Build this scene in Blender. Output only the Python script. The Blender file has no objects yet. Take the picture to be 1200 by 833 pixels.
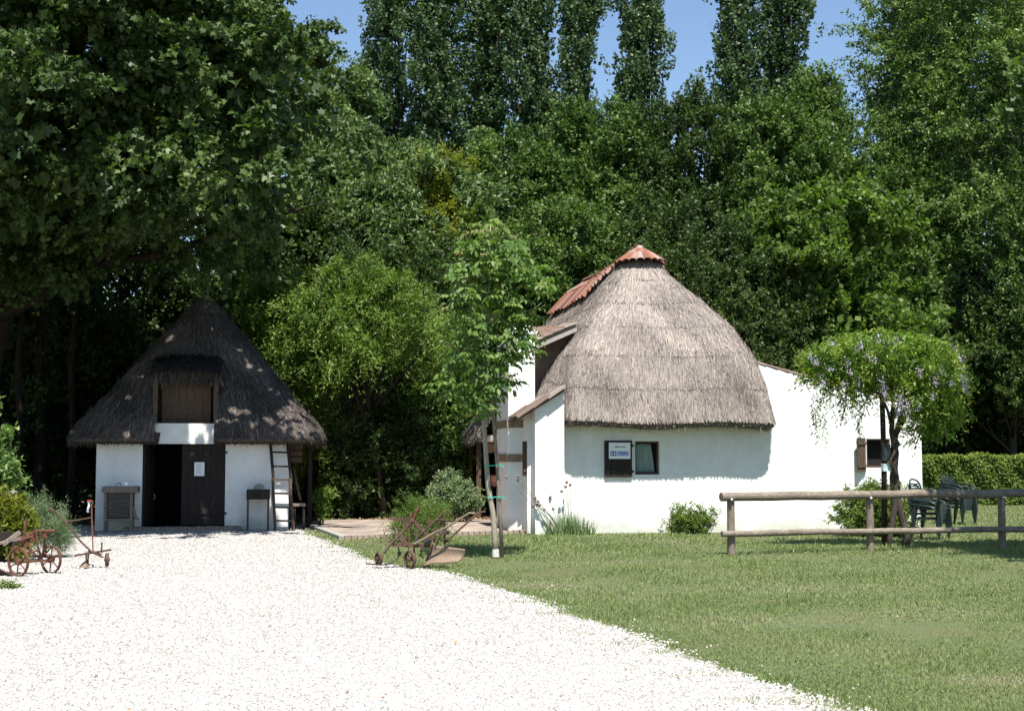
import bpy, bmesh, math, random
import numpy as np
from mathutils import Vector, Matrix
R = math.radians
# ------------------------------------------------------------------ scene, camera, world, sun
S = bpy.context.scene
COL = S.collection
F = 1667.0; EYE = 1.6; PITCH = math.atan(120.5 / F)
cam = bpy.data.objects.new('camera', bpy.data.cameras.new('camera')); COL.objects.link(cam)
cam.data.lens = 50.0; cam.data.sensor_width = 36; cam.data.clip_start = 0.1; cam.data.clip_end = 3000
cam.location = (0, 0, EYE); cam.rotation_euler = (math.pi / 2 + PITCH, 0, 0)
S.camera = cam
SUN_EL, SUN_AZ = 64.0, 12.0
W = bpy.data.worlds.new('World'); S.world = W; W.use_nodes = True
wn = W.node_tree.nodes; wl = W.node_tree.links
sky = wn.new('ShaderNodeTexSky'); sky.sky_type = 'NISHITA'; sky.sun_disc = False
sky.sun_elevation = R(SUN_EL); sky.sun_rotation = R(180 - SUN_AZ)
sky.altitude = 20; sky.air_density = 1.0; sky.dust_density = 0.03; sky.ozone_density = 2.4
wl.new(sky.outputs[0], wn['Background'].inputs[0]); wn['Background'].inputs[1].default_value = 0.080
sun = bpy.data.objects.new('sun', bpy.data.lights.new('sun', 'SUN')); COL.objects.link(sun)
sun.data.energy = 4.8; sun.data.angle = R(0.53); sun.data.color = (1.0, 0.955, 0.88)
sv = Vector((math.cos(R(SUN_EL)) * math.sin(R(SUN_AZ)), -math.cos(R(SUN_EL)) * math.cos(R(SUN_AZ)), math.sin(R(SUN_EL))))
sun.rotation_euler = sv.to_track_quat('Z', 'Y').to_euler()
S.view_settings.view_transform = 'Standard'; S.view_settings.look = 'None'
S.view_settings.gamma = 1; S.view_settings.use_curve_mapping = False
S.view_settings.exposure = 1.1
S.render.engine = 'CYCLES'
S.cycles.max_bounces = 5; S.cycles.diffuse_bounces = 3; S.cycles.transmission_bounces = 3
S.cycles.glossy_bounces = 2; S.cycles.transparent_max_bounces = 4; S.cycles.caustics_reflective = False; S.cycles.caustics_refractive = False

rs = np.random.RandomState(7)
random.seed(7)
# ------------------------------------------------------------------ where things stand
def ray(px, py):
    a = (px - 600) / F; b = (416.5 - py) / F
    d = Vector((a, math.cos(PITCH) - b * math.sin(PITCH), math.sin(PITCH) + b * math.cos(PITCH)))
    return d
def at(px, py, Y):
    d = ray(px, py); return Vector((d.x / d.y * Y, Y, EYE + d.z / d.y * Y))
def G(px, py, z=0.0):
    d = ray(px, py); t = (z - EYE) / d.z
    return Vector((d.x * t, d.y * t, z))
def zat(py, Y): return at(600, py, Y).z
class Frame:
    def __init__(s, o, deg):
        s.o = Vector((o[0], o[1], 0)); c, n = math.cos(R(deg)), math.sin(R(deg))
        s.u = Vector((c, n, 0)); s.v = Vector((-n, c, 0)); s.deg = deg
    def w(s, u, v, z): return s.o + s.u * u + s.v * v + Vector((0, 0, z))
    def uz(s, px, py, v=0.0):
        d = ray(px, py); p0 = s.o + s.v * v
        t = (p0 - Vector((0, 0, EYE))).dot(s.v) / d.dot(s.v)
        q = Vector((0, 0, EYE)) + d * t
        return (q - p0).dot(s.u), q.z
# ------------------------------------------------------------------ materials
def mat(name, col, rough=0.8, spec=0.3, var=None, scale=8.0, stretch=(1, 1, 1), bump=0.0, bscale=40.0, detail=5, metal=0.0, coords='Object', var2=None, scale2=1.2, amt2=0.5):
    m = bpy.data.materials.new(name); m.use_nodes = True
    n = m.node_tree.nodes; l = m.node_tree.links; b = n['Principled BSDF']
    b.inputs['Roughness'].default_value = rough; b.inputs['Specular IOR Level'].default_value = spec
    b.inputs['Metallic'].default_value = metal
    b.inputs['Base Color'].default_value = (*col, 1)
    tc = n.new('ShaderNodeTexCoord'); mp = n.new('ShaderNodeMapping'); mp.inputs['Scale'].default_value = stretch
    l.new(tc.outputs[coords], mp.inputs[0])
    out = None
    if var:
        no = n.new('ShaderNodeTexNoise'); no.inputs['Scale'].default_value = scale; no.inputs['Detail'].default_value = detail
        no.inputs['Roughness'].default_value = 0.62
        l.new(mp.outputs[0], no.inputs['Vector'])
        r = n.new('ShaderNodeValToRGB'); r.color_ramp.elements[0].position = 0.33; r.color_ramp.elements[1].position = 0.67
        r.color_ramp.elements[0].color = (*col, 1); r.color_ramp.elements[1].color = (*var, 1)
        l.new(no.outputs['Fac'], r.inputs[0]); out = r.outputs[0]
        if var2:
            n2 = n.new('ShaderNodeTexNoise'); n2.inputs['Scale'].default_value = scale2; n2.inputs['Detail'].default_value = 4
            l.new(tc.outputs[coords], n2.inputs['Vector'])
            r2 = n.new('ShaderNodeMapRange'); r2.inputs[1].default_value = 0.45; r2.inputs[2].default_value = 0.65; r2.inputs[4].default_value = amt2
            l.new(n2.outputs['Fac'], r2.inputs[0])
            mx = n.new('ShaderNodeMix'); mx.data_type = 'RGBA'
            l.new(r2.outputs[0], mx.inputs[0]); l.new(out, mx.inputs[6]); mx.inputs[7].default_value = (*var2, 1); out = mx.outputs[2]
        l.new(out, b.inputs['Base Color'])
    if bump:
        nb = n.new('ShaderNodeTexNoise'); nb.inputs['Scale'].default_value = bscale; nb.inputs['Detail'].default_value = 6
        l.new(mp.outputs[0], nb.inputs['Vector'])
        bp = n.new('ShaderNodeBump'); bp.inputs['Strength'].default_value = bump; bp.inputs['Distance'].default_value = 0.02
        l.new(nb.outputs['Fac'], bp.inputs['Height']); l.new(bp.outputs[0], b.inputs['Normal'])
    return m
def tinted(name, cols, rough=0.6, spec=0.3, trans=0.0, tcol=None):
    """per-face 'tint' attribute picks the colour along a ramp"""
    m = bpy.data.materials.new(name); m.use_nodes = True
    n = m.node_tree.nodes; l = m.node_tree.links; b = n['Principled BSDF']
    b.inputs['Roughness'].default_value = rough; b.inputs['Specular IOR Level'].default_value = spec
    a = n.new('ShaderNodeAttribute'); a.attribute_name = 'tint'
    r = n.new('ShaderNodeValToRGB'); cr = r.color_ramp
    while len(cr.elements) < len(cols): cr.elements.new(0.5)
    for i, c in enumerate(cols):
        cr.elements[i].position = i / (len(cols) - 1); cr.elements[i].color = (*c, 1)
    l.new(a.outputs['Fac'], r.inputs[0]); l.new(r.outputs[0], b.inputs['Base Color'])
    if trans:
        t = n.new('ShaderNodeBsdfTranslucent')
        mu = n.new('ShaderNodeMix'); mu.data_type = 'RGBA'; mu.blend_type = 'MULTIPLY'; mu.inputs[0].default_value = 1
        l.new(r.outputs[0], mu.inputs[6]); mu.inputs[7].default_value = (*(tcol or (1.5, 1.9, 0.7)), 1)
        l.new(mu.outputs[2], t.inputs[0])
        mx = n.new('ShaderNodeMixShader'); mx.inputs[0].default_value = trans
        l.new(b.outputs[0], mx.inputs[1]); l.new(t.outputs[0], mx.inputs[2]); l.new(mx.outputs[0], n['Material Output'].inputs[0])
    return m
def leafmat(name, dark, mid, light, trans=0.28, rough=0.5, spec=0.4):
    spec *= .6; rough = max(rough, .5)
    return tinted(name, [dark, mid, light], rough, spec, trans)
M = {}
M['white'] = mat('whitewash', (0.80, 0.80, 0.78), 0.9, 0.1, var=(0.70, 0.70, 0.68), scale=1.6, bump=0.5, bscale=5, var2=(0.62, 0.61, 0.57), scale2=3.5, amt2=.4)
M['wood_dark'] = mat('dark_wood', (0.014, 0.011, 0.010), 0.75, 0.25, var=(0.032, 0.024, 0.020), scale=6, stretch=(9, 9, 1), bump=0.4, bscale=10)
M['wood_grey'] = mat('weathered_wood', (0.13, 0.10, 0.085), 0.85, 0.2, var=(0.27, 0.225, 0.19), scale=5, stretch=(10, 10, 1), bump=0.5, bscale=9)
M['log'] = mat('fence_log', (0.13, 0.108, 0.083), 0.85, 0.2, var=(0.27, 0.23, 0.185), scale=9, stretch=(1, 5, 5), bump=0.5, bscale=14, var2=(.12, .09, .07), scale2=3)
M['logv'] = mat('fence_post', (0.13, 0.105, 0.08), 0.85, 0.2, var=(0.25, 0.205, 0.16), scale=9, stretch=(5, 5, 1), bump=0.5, bscale=14, var2=(.2, .12, .07), scale2=3)
M['wood_brown'] = mat('brown_wood', (0.06, 0.04, 0.028), 0.8, 0.25, var=(0.12, 0.08, 0.055), scale=6, stretch=(8, 8, 1), bump=0.4, bscale=10)
M['beam'] = mat('old_beam', (0.16, 0.12, 0.08), 0.85, 0.2, var=(0.27, 0.21, 0.15), scale=8, bump=0.3)
M['rust'] = mat('rusty_iron', (0.060, 0.036, 0.025), 0.8, 0.3, var=(0.135, 0.085, 0.060), scale=22, bump=0.4, bscale=80, metal=0.15, var2=(.10, .048, .030), scale2=8)
M['rust_red'] = mat('red_rust', (0.085, 0.032, 0.020), 0.8, 0.3, var=(0.165, 0.072, 0.045), scale=22, bump=0.4, bscale=80, metal=0.1)
M['rust_pale'] = mat('worn_steel', (0.17, 0.12, 0.085), 0.65, 0.4, var=(0.25, 0.18, 0.13), scale=12, stretch=(6, 1, 1), bump=0.2, metal=0.3)
M['iron_dark'] = mat('dark_iron', (0.03, 0.027, 0.026), 0.6, 0.4, var=(0.06, 0.05, 0.045), scale=20, bump=0.2)
M['bark'] = mat('bark', (0.035, 0.028, 0.022), 0.95, 0.1, var=(0.09, 0.074, 0.060), scale=5, stretch=(4, 4, 1), bump=0.8, bscale=9)
M['bark_shaded'] = mat('shaded_bark', (0.014, 0.011, 0.009), 0.95, 0.1, var=(0.035, 0.028, 0.022), scale=5, stretch=(4, 4, 1), bump=0.6, bscale=9)  # bark colour darkened to imitate the gloom under the trees
M['bark_pale'] = mat('pale_bark', (0.22, 0.19, 0.15), 0.9, 0.1, var=(0.34, 0.30, 0.24), scale=7, stretch=(3, 3, 1), bump=0.4, bscale=15)
M['plastic'] = mat('green_plastic', (0.010, 0.020, 0.020), 0.42, 0.45, var=(0.014, 0.026, 0.026), scale=4)
M['curtain'] = mat('curtain_cloth', (0.24, 0.32, 0.29), 0.9, 0.1, var=(0.31, 0.39, 0.36), scale=4)
M['dark'] = mat('dark_room', (0.02, 0.018, 0.017), 0.9, 0.1)  # near-black colour painted in for the darkness of unlit interiors
M['paper'] = mat('paper', (0.78, 0.79, 0.82), 0.6, 0.3)
M['ink'] = mat('black_ink', (0.02, 0.02, 0.03), 0.6, 0.3)
M['ink_grey'] = mat('grey_ink', (0.45, 0.46, 0.5), 0.7, 0.2)
M['ink_blue'] = mat('blue_ink', (0.03, 0.07, 0.33), 0.5, 0.3)
M['pale_blue'] = mat('pale_blue_ink', (0.42, 0.47, 0.66), 0.5, 0.3)
M['teal'] = mat('green_tie', (0.02, 0.42, 0.30), 0.5, 0.3)
M['twine'] = mat('white_cloth', (0.45, 0.52, 0.62), 0.8, 0.1)
M['red'] = mat('red_plastic', (0.45, 0.03, 0.025), 0.5, 0.4)
M['stone'] = mat('grey_stone', (0.22, 0.21, 0.19), 0.85, 0.2, var=(0.36, 0.34, 0.31), scale=14, bump=0.4)
M['mortar'] = mat('pale_mortar', (0.28, 0.25, 0.23), 0.9, 0.1, var=(0.38, 0.35, 0.32), scale=14, bump=0.4)
M['tile'] = tinted('terracotta_tile', [(0.11, 0.055, 0.042), (0.23, 0.095, 0.062), (0.28, 0.14, 0.10), (0.27, 0.22, 0.19)], 0.85, 0.2)
M['tile_old'] = tinted('old_roof_tile', [(0.09, 0.065, 0.055), (0.16, 0.115, 0.095), (0.24, 0.21, 0.185)], 0.88, 0.2)
M['straw'] = tinted('reed_thatch', [(0.085, 0.073, 0.065), (0.215, 0.186, 0.168), (0.32, 0.28, 0.25), (0.48, 0.41, 0.34)], 0.85, 0.15)
M['straw_old'] = tinted('old_reed_thatch', [(0.032, 0.027, 0.025), (0.072, 0.061, 0.055), (0.14, 0.118, 0.104), (0.28, 0.235, 0.195)], 0.85, 0.15)
M['thatch_base'] = mat('thatch_under', (0.07, 0.055, 0.047), 0.9, 0.1, var=(0.16, 0.13, 0.11), scale=12, bump=0.8, bscale=30)
# bricks
def brickmat():
    m = mat('brick', (0.2, .12, .09), 0.9, 0.1, bump=0.3)
    n = m.node_tree.nodes; l = m.node_tree.links
    b = n.new('ShaderNodeTexBrick'); b.inputs['Scale'].default_value = 4.5
    b.inputs['Color1'].default_value = (.28, .17, .12, 1); b.inputs['Color2'].default_value = (.20, .13, .10, 1); b.inputs['Mortar'].default_value = (.30, .27, .24, 1)
    tc = n.new('ShaderNodeTexCoord'); mp = n.new('ShaderNodeMapping'); mp.inputs['Rotation'].default_value = (math.pi / 2, 0, 0)
    l.new(tc.outputs['Object'], mp.inputs[0]); l.new(mp.outputs[0], b.inputs[0]); l.new(b.outputs[0], n['Principled BSDF'].inputs['Base Color'])
    return m
M['brick'] = brickmat()
# ------------------------------------------------------------------ object helpers
def link(name, me, parent=None):
    o = bpy.data.objects.new(name, me); COL.objects.link(o)
    if parent is not None: o.parent = parent
    return o
def empty(name, loc=(0, 0, 0), rz=0.0):
    o = link(name, None); o.location = loc; o.rotation_euler.z = rz; o.empty_display_size = 0.2; return o
def tag(o, label=None, cat=None, group=None, kind=None):
    if label: o['label'] = label
    if cat: o['category'] = cat
    if group: o['group'] = group
    if kind: o['kind'] = kind
    return o
def struct(o): o['kind'] = 'structure'; return o
class MB:
    """collects small shapes into ONE mesh"""
    def __init__(s): s.v = []; s.f = []; s.t = []
    def add(s, vs, fs, t=0.5):
        k = len(s.v); s.v += [tuple(x) for x in vs]; s.f += [tuple(i + k for i in f) for f in fs]; s.t += [t] * len(fs)
    def box(s, a, b, t=0.5, fr=None, jig=0):
        x0, y0, z0 = a; x1, y1, z1 = b
        vs = [(x, y, z) for z in (z0, z1) for y in (y0, y1) for x in (x0, x1)]
        if jig: vs = [tuple(c + random.uniform(-jig, jig) for c in q) for q in vs]
        if fr: vs = [fr.w(*q) for q in vs]
        s.add(vs, [(0, 2, 3, 1), (4, 5, 7, 6), (0, 1, 5, 4), (2, 6, 7, 3), (0, 4, 6, 2), (1, 3, 7, 5)], t)
    def bar(s, p, q, w, h, t=0.5, up=(0, 0, 1)):
        """rectangular bar from p to q"""
        p = Vector(p); q = Vector(q); d = (q - p).normalized(); up = Vector(up)
        if abs(d.dot(up)) > .98: up = Vector((0, 1, 0))
        a = d.cross(up).normalized() * w / 2; b = a.cross(d).normalized() * h / 2
        vs = [p - a - b, p + a - b, p + a + b, p - a + b, q - a - b, q + a - b, q + a + b, q - a + b]
        s.add(vs, [(0, 1, 2, 3), (7, 6, 5, 4), (0, 4, 5, 1), (1, 5, 6, 2), (2, 6, 7, 3), (3, 7, 4, 0)], t)
    def tube(s, pts, rad, seg=8, t=0.5, cap=True):
        pts = [Vector(p) for p in pts]; n = len(pts)
        if not hasattr(rad, '__len__'): rad = [rad] * n
        k = len(s.v); prev = None
        for i, p in enumerate(pts):
            d = (pts[min(i + 1, n - 1)] - pts[max(i - 1, 0)])
            d = d.normalized() if d.length > 1e-9 else Vector((0, 0, 1))
            if prev is None:
                a = d.orthogonal().normalized()
            else:
                a = prev - d * prev.dot(d); a = a.normalized() if a.length > 1e-6 else d.orthogonal().normalized()
            prev = a; b = d.cross(a)
            for j in range(seg):
                c = 2 * math.pi * j / seg
                s.v.append(tuple(p + (a * math.cos(c) + b * math.sin(c)) * rad[i]))
        for i in range(n - 1):
            for j in range(seg):
                j2 = (j + 1) % seg
                s.f.append((k + i * seg + j, k + i * seg + j2, k + (i + 1) * seg + j2, k + (i + 1) * seg + j)); s.t.append(t)
        if cap:
            s.f.append(tuple(k + j for j in reversed(range(seg)))); s.t.append(t)
            s.f.append(tuple(k + (n - 1) * seg + j for j in range(seg))); s.t.append(t)
    def grid(s, P, nu, nv, t=0.5, closed=False):
        k = len(s.v); s.v += [tuple(p) for p in P]
        for i in range(nu - 1):
            for j in range(nv - 1 if not closed else nv):
                j2 = (j + 1) % nv
                s.f.append((k + i * nv + j, k + i * nv + j2, k + (i + 1) * nv + j2, k + (i + 1) * nv + j)); s.t.append(t if not callable(t) else t(i, j))
    def ring(s, c, axis, r, w, th, seg=24, t=0.5):
        """rim: flat band of radius r, width w along axis, thickness th"""
        c = Vector(c); ax = Vector(axis).normalized(); a = ax.orthogonal().normalized(); b = ax.cross(a)
        k = len(s.v)
        for j in range(seg):
            e = 2 * math.pi * j / seg; d = a * math.cos(e) + b * math.sin(e)
            for (rr, ww) in ((r, -w / 2), (r, w / 2), (r - th, w / 2), (r - th, -w / 2)):
                s.v.append(tuple(c + d * rr + ax * ww))
        for j in range(seg):
            j2 = (j + 1) % seg
            for m_ in range(4):
                m2 = (m_ + 1) % 4
                s.f.append((k + j * 4 + m_, k + j2 * 4 + m_, k + j2 * 4 + m2, k + j * 4 + m2)); s.t.append(t)
    def build(s, name, m, parent=None, smooth=False, bevel=0.0):
        me = bpy.data.meshes.new(name); me.from_pydata(s.v, [], s.f); me.update()
        at_ = me.attributes.new('tint', 'FLOAT', 'FACE'); at_.data.foreach_set('value', np.array(s.t, dtype=np.float32))
        bm = bmesh.new(); bm.from_mesh(me); bmesh.ops.recalc_face_normals(bm, faces=bm.faces); bm.to_mesh(me); bm.free()
        me.materials.append(m)
        if smooth: me.polygons.foreach_set('use_smooth', [True] * len(me.polygons))
        o = link(name, me, parent)
        if bevel:
            b = o.modifiers.new('bevel', 'BEVEL'); b.width = bevel; b.segments = 2; b.limit_method = 'ANGLE'
        return o
def local(parent_loc, p): return Vector(p) - Vector(parent_loc)
def np_mesh(name, V, k, m, tint, parent=None, faces_per=None):
    """V: (N*k,3); each instance one n-gon of k verts (or faces_per: list of index tuples of equal length)"""
    V = np.ascontiguousarray(V, dtype=np.float32); n = len(V) // k
    me = bpy.data.meshes.new(name)
    if faces_per is None: tmpl = np.arange(k)[None, :]
    else: tmpl = np.array(faces_per)
    nf, fl = tmpl.shape
    idx = (np.arange(n)[:, None, None] * k + tmpl[None]).reshape(-1).astype(np.int32)
    me.vertices.add(len(V)); me.vertices.foreach_set('co', V.reshape(-1))
    me.loops.add(len(idx)); me.loops.foreach_set('vertex_index', idx)
    me.polygons.add(n * nf); me.polygons.foreach_set('loop_start', (np.arange(n * nf) * fl).astype(np.int32))
    me.update(calc_edges=True)
    a = me.attributes.new('tint', 'FLOAT', 'FACE'); a.data.foreach_set('value', np.repeat(tint, nf).astype(np.float32))
    me.materials.append(m)
    return link(name, me, parent)
def unit(a): return a / np.maximum(np.linalg.norm(a, axis=1, keepdims=True), 1e-6)
RHOMB = np.array([(0, 0), (0.5, 0.42), (0, 1), (-0.5, 0.42)])
OVAL = np.array([(0, 0), (0.38, 0.2), (0.5, 0.5), (0.3, 0.8), (0, 1), (-0.3, 0.8), (-0.5, 0.5), (-0.38, 0.2)])
PALM = np.array([(0, 0), (0.35, -0.05), (0.28, 0.28), (0.62, 0.5), (0.3, 0.62), (0, 1.0), (-0.3, 0.62), (-0.62, 0.5), (-0.28, 0.28), (-0.35, -0.05)])
BLADE = np.array([(-0.5, 0), (0.5, 0), (0.0, 1.0)])
STRIP = np.array([(-0.5, 0), (0.5, 0), (0.35, 1.0), (-0.35, 1.0)])
def leaf_verts(P, D, N, L, Wd, shape=RHOMB, fold=0.15, curl=0.0):
    D = unit(D); Sd = unit(np.cross(D, N)); N = np.cross(Sd, D)
    k = len(shape); out = np.empty((len(P), k, 3), dtype=np.float32)
    for i, (a, b) in enumerate(shape):
        out[:, i] = P + D * (L * b)[:, None] + Sd * (Wd * a)[:, None] + N * (abs(a) * fold * Wd - curl * L * b * b)[:, None]
    return out.reshape(-1, 3), k
def rnd(n): return rs.normal(size=(n, 3))
# ------------------------------------------------------------------ trees
def crown_arrays(lobes, nclump, cr, twigs, per, leaf, twig_up=0.3, twig_out=1.0, twig_rnd=0.6, droop=0.0, back=0.5, flat=0.65, tl=1.0, fill=0.12, inner=0.55, nrm_up=0.6, shape=RHOMB, fold=.15, curl=0.0, tint0=.5, low=0.25):
    lob = np.array(lobes, dtype=float)
    w = (lob[:, 3] + lob[:, 4]) * lob[:, 5]; w /= w.sum()
    n = nclump
    li = rs.choice(len(lob), n, p=w)
    d = unit(rnd(n))
    flip = (d[:, 1] > 0) & (rs.rand(n) > back); d[flip, 1] *= -1
    fl = (d[:, 2] < -0.1) & (rs.rand(n) > low); d[fl, 2] *= -1
    q = rs.uniform(inner, 1.04, n) ** 0.7
    C = lob[li, :3] + d * lob[li, 3:6] * q[:, None]
    # crown-centre for the outward direction
    T = n * twigs
    ci = np.repeat(np.arange(n), twigs)
    od = unit(d[ci] * 1.0)
    td = unit(od * twig_out + rnd(T) * twig_rnd + np.array([0, 0, twig_up]))
    ts = C[ci] + rnd(T) * cr * 0.33 * np.array([1, 1, flat])
    tlen = cr * tl * rs.uniform(0.5, 1.2, T)
    Ln = T * per
    ti = np.repeat(np.arange(T), per)
    t = rs.rand(Ln)
    pos = ts[ti] + td[ti] * (tlen[ti] * t)[:, None] + np.array([0, 0, -1.0]) * (droop * tlen[ti] * t * t)[:, None]
    size = leaf[0] * rs.uniform(0.6, 1.3, Ln)
    pos += rnd(Ln) * leaf[0] * 0.45
    side = rnd(Ln)
    D = unit(td[ti] * 0.6 + side * 0.8 + np.array([0, 0, -droop * 0.9]))
    N = unit(rnd(Ln) * 0.7 + od[ci][ti] * 0.35 + np.array([0, 0, nrm_up]))
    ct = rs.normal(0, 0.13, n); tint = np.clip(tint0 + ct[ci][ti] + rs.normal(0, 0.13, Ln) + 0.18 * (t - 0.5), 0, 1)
    if fill:  # larger, darker leaves added inside the crown to paint its dark core
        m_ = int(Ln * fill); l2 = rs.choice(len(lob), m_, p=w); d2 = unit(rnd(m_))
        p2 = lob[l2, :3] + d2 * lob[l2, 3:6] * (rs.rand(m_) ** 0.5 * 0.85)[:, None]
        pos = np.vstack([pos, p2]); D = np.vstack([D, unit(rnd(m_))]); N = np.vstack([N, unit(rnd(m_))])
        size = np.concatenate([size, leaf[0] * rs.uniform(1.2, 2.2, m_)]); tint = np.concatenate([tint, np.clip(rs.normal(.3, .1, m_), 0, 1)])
    V, k = leaf_verts(pos, D, N, size, size * leaf[1], shape, fold, curl)
    return V, k, tint, C
def tree(name, label, cat, loc, lobes, trunk, nclump, cr, twigs, per, leaf, lm, bark='bark', limbs=22, group=None, rz=0, lean=(0, 0), limb_r=0.07, **kw):
    root = empty(name, loc, rz); tag(root, label, cat, group)
    beams = kw.pop('beams', None)
    V, k, tint, C = crown_arrays(lobes, nclump, cr, twigs, per, leaf, **kw)
    if beams:   # leaves cut away along sun lines, shaping gaps for chosen sun spots
        Vr = V.reshape(-1, k, 3); c = Vr.mean(1) + np.array(loc); keep = np.ones(len(c), bool); s_ = np.array(sv)
        for p, r in beams:
            d = c - np.array(p); keep &= np.linalg.norm(d - (d @ s_)[:, None] * s_, axis=1) > r
        V = Vr[keep].reshape(-1, 3); tint = tint[keep]
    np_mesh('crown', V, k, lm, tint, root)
    h, r = trunk; mb = MB()
    pts = []; n = 9
    for i in range(n):
        f = i / (n - 1); pts.append(Vector((lean[0] * f + math.sin(f * 5 + h) * .12 * f * r * 4, lean[1] * f + math.cos(f * 4 + h) * .1 * f * r * 4, h * f)))
    rad = [r * (1.35 if i == 0 else 1) * (1 - 0.85 * (i / (n - 1))) for i in range(n)]
    mb.tube(pts, rad, 8)
    if limbs:
        idx = rs.choice(len(C), min(limbs, len(C)), replace=False)
        for j in idx:
            c = Vector(C[j]); f = min(max((c.z / h) * 0.62 - 0.05, 0.15), 0.93); a = pts[0].lerp(pts[-1], f)
            i0 = min(int(f * (n - 1)), n - 2); a = pts[i0].lerp(pts[i0 + 1], f * (n - 1) - i0)
            mid = a.lerp(c, .5) + Vector((random.uniform(-.2, .2), random.uniform(-.2, .2), -(c - a).length * .06))
            r0 = min(limb_r, r * .6)
            mb.tube([a, a.lerp(mid, .5) + Vector((0, 0, .02)), mid, mid.lerp(c, .6), c], [r0, r0 * .8, r0 * .6, r0 * .4, r0 * .15], 5)
    mb.build('trunk', M[bark], root, smooth=True)
    return root
def dup(root, loc, rz=0.0, label=None, scale=None, cat=None, group=None):
    r = root.copy(); COL.objects.link(r); r.location = loc; r.rotation_euler = (0, 0, rz)
    if scale is not None: r.scale = scale
    if label: r['label'] = label
    if group: r['group'] = group
    for ch in list(root.children):
        c = ch.copy(); COL.objects.link(c); c.parent = r
        for g in list(ch.children):
            e = g.copy(); COL.objects.link(e); e.parent = c
    return r
# ------------------------------------------------------------------ ground
def ground_mat():
    m = mat('meadow_soil', (0.075, 0.095, 0.040), 0.95, 0.1, var=(0.12, 0.135, 0.070), scale=60, bump=0.6, bscale=60, var2=(0.13, 0.115, 0.06), scale2=0.7, amt2=.5)
    return m
def sheet(name, pts, z, m, n=1):
    me = bpy.data.meshes.new(name); me.from_pydata([(p[0], p[1], z) for p in pts], [], [tuple(range(len(pts)))]); me.update()
    me.materials.append(m); return link(name, me)
struct(sheet('ground', [(-600, -100), (600, -100), (600, 900), (-600, 900)], 0.0, ground_mat()))
# gravel yard: its edge with the lawn, read on the ground plane
edge_px = [(352, 622), (372, 630), (400, 640), (432, 655), (447, 661), (470, 664), (505, 668), (535, 674), (560, 682), (600, 694), (650, 711), (700, 729), (745, 746), (800, 766), (850, 784), (900, 803), (960, 822), (1010, 840), (1080, 872)]
gE = [G(*p) for p in edge_px]
g_right = [(p.x, p.y) for p in gE] + [(4.2, 4.5), (5.0, 0.0), (5.5, -8)]
g_poly = [(-16, -8), (-16, 17.0), (-9.6, 19.0), (-9.3, 21.5), (-9.6, 24), (-10.6, 28), (-11.5, 34), (-4.6, 34.4)] + g_right
def gravel_mat():
    m = bpy.data.materials.new('white_gravel'); m.use_nodes = True
    n = m.node_tree.nodes; l = m.node_tree.links; b = n['Principled BSDF']; b.inputs['Roughness'].default_value = .9; b.inputs['Specular IOR Level'].default_value = .15
    tc = n.new('ShaderNodeTexCoord')
    vo = n.new('ShaderNodeTexVoronoi'); vo.inputs['Scale'].default_value = 34; vo.inputs['Randomness'].default_value = 1
    l.new(tc.outputs['Object'], vo.inputs['Vector'])
    r = n.new('ShaderNodeValToRGB'); r.color_ramp.elements[0].position = 0.0; r.color_ramp.elements[0].color = (.41, .395, .375, 1)
    r.color_ramp.elements[1].position = 1.0; r.color_ramp.elements[1].color = (.23, .215, .195, 1)
    l.new(vo.outputs['Distance'], r.inputs[0])
    no = n.new('ShaderNodeTexNoise'); no.inputs['Scale'].default_value = .55; no.inputs['Detail'].default_value = 6
    l.new(tc.outputs['Object'], no.inputs['Vector'])
    mr = n.new('ShaderNodeMapRange'); mr.inputs[1].default_value = .35; mr.inputs[2].default_value = .7; mr.inputs[3].default_value = 0; mr.inputs[4].default_value = .45
    l.new(no.outputs['Fac'], mr.inputs[0])
    mx = n.new('ShaderNodeMix'); mx.data_type = 'RGBA'; l.new(mr.outputs[0], mx.inputs[0]); l.new(r.outputs[0], mx.inputs[6]); mx.inputs[7].default_value = (.24, .225, .20, 1)
    l.new(mx.outputs[2], b.inputs['Base Color'])
    bp = n.new('ShaderNodeBump'); bp.inputs['Strength'].default_value = .9; bp.inputs['Distance'].default_value = .02; bp.invert = True
    l.new(vo.outputs['Distance'], bp.inputs['Height']); l.new(bp.outputs[0], b.inputs['Normal'])
    return m
struct(sheet('gravel_yard', g_poly, 0.006, gravel_mat()))
def inpoly(x, y, poly):
    c = np.zeros(len(x), bool); j = len(poly) - 1
    for i in range(len(poly)):
        xi, yi = poly[i][:2]; xj, yj = poly[j][:2]
        h = ((yi > y) != (yj > y)) & (x < (xj - xi) * (y - yi) / ((yj - yi) or 1e-9) + xi)
        c ^= h; j = i
    return c
def sample_view(n, y0, y1, xa, xb, power):
    """points spread over the ground between two depths, denser near the viewer"""
    u = rs.rand(n); y = (y0 ** power + u * (y1 ** power - y0 ** power)) ** (1 / power)
    x = rs.uniform(xa, xb, n) * y
    return x, y
def wob(x, y, s=1.0):
    return (np.sin(x * 5.1 * s + y * 3.3 * s) + np.sin(x * 11.7 * s - y * 7.9 * s) * .6 + np.sin(x * 23 * s + y * 29 * s) * .4) / 2
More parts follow.
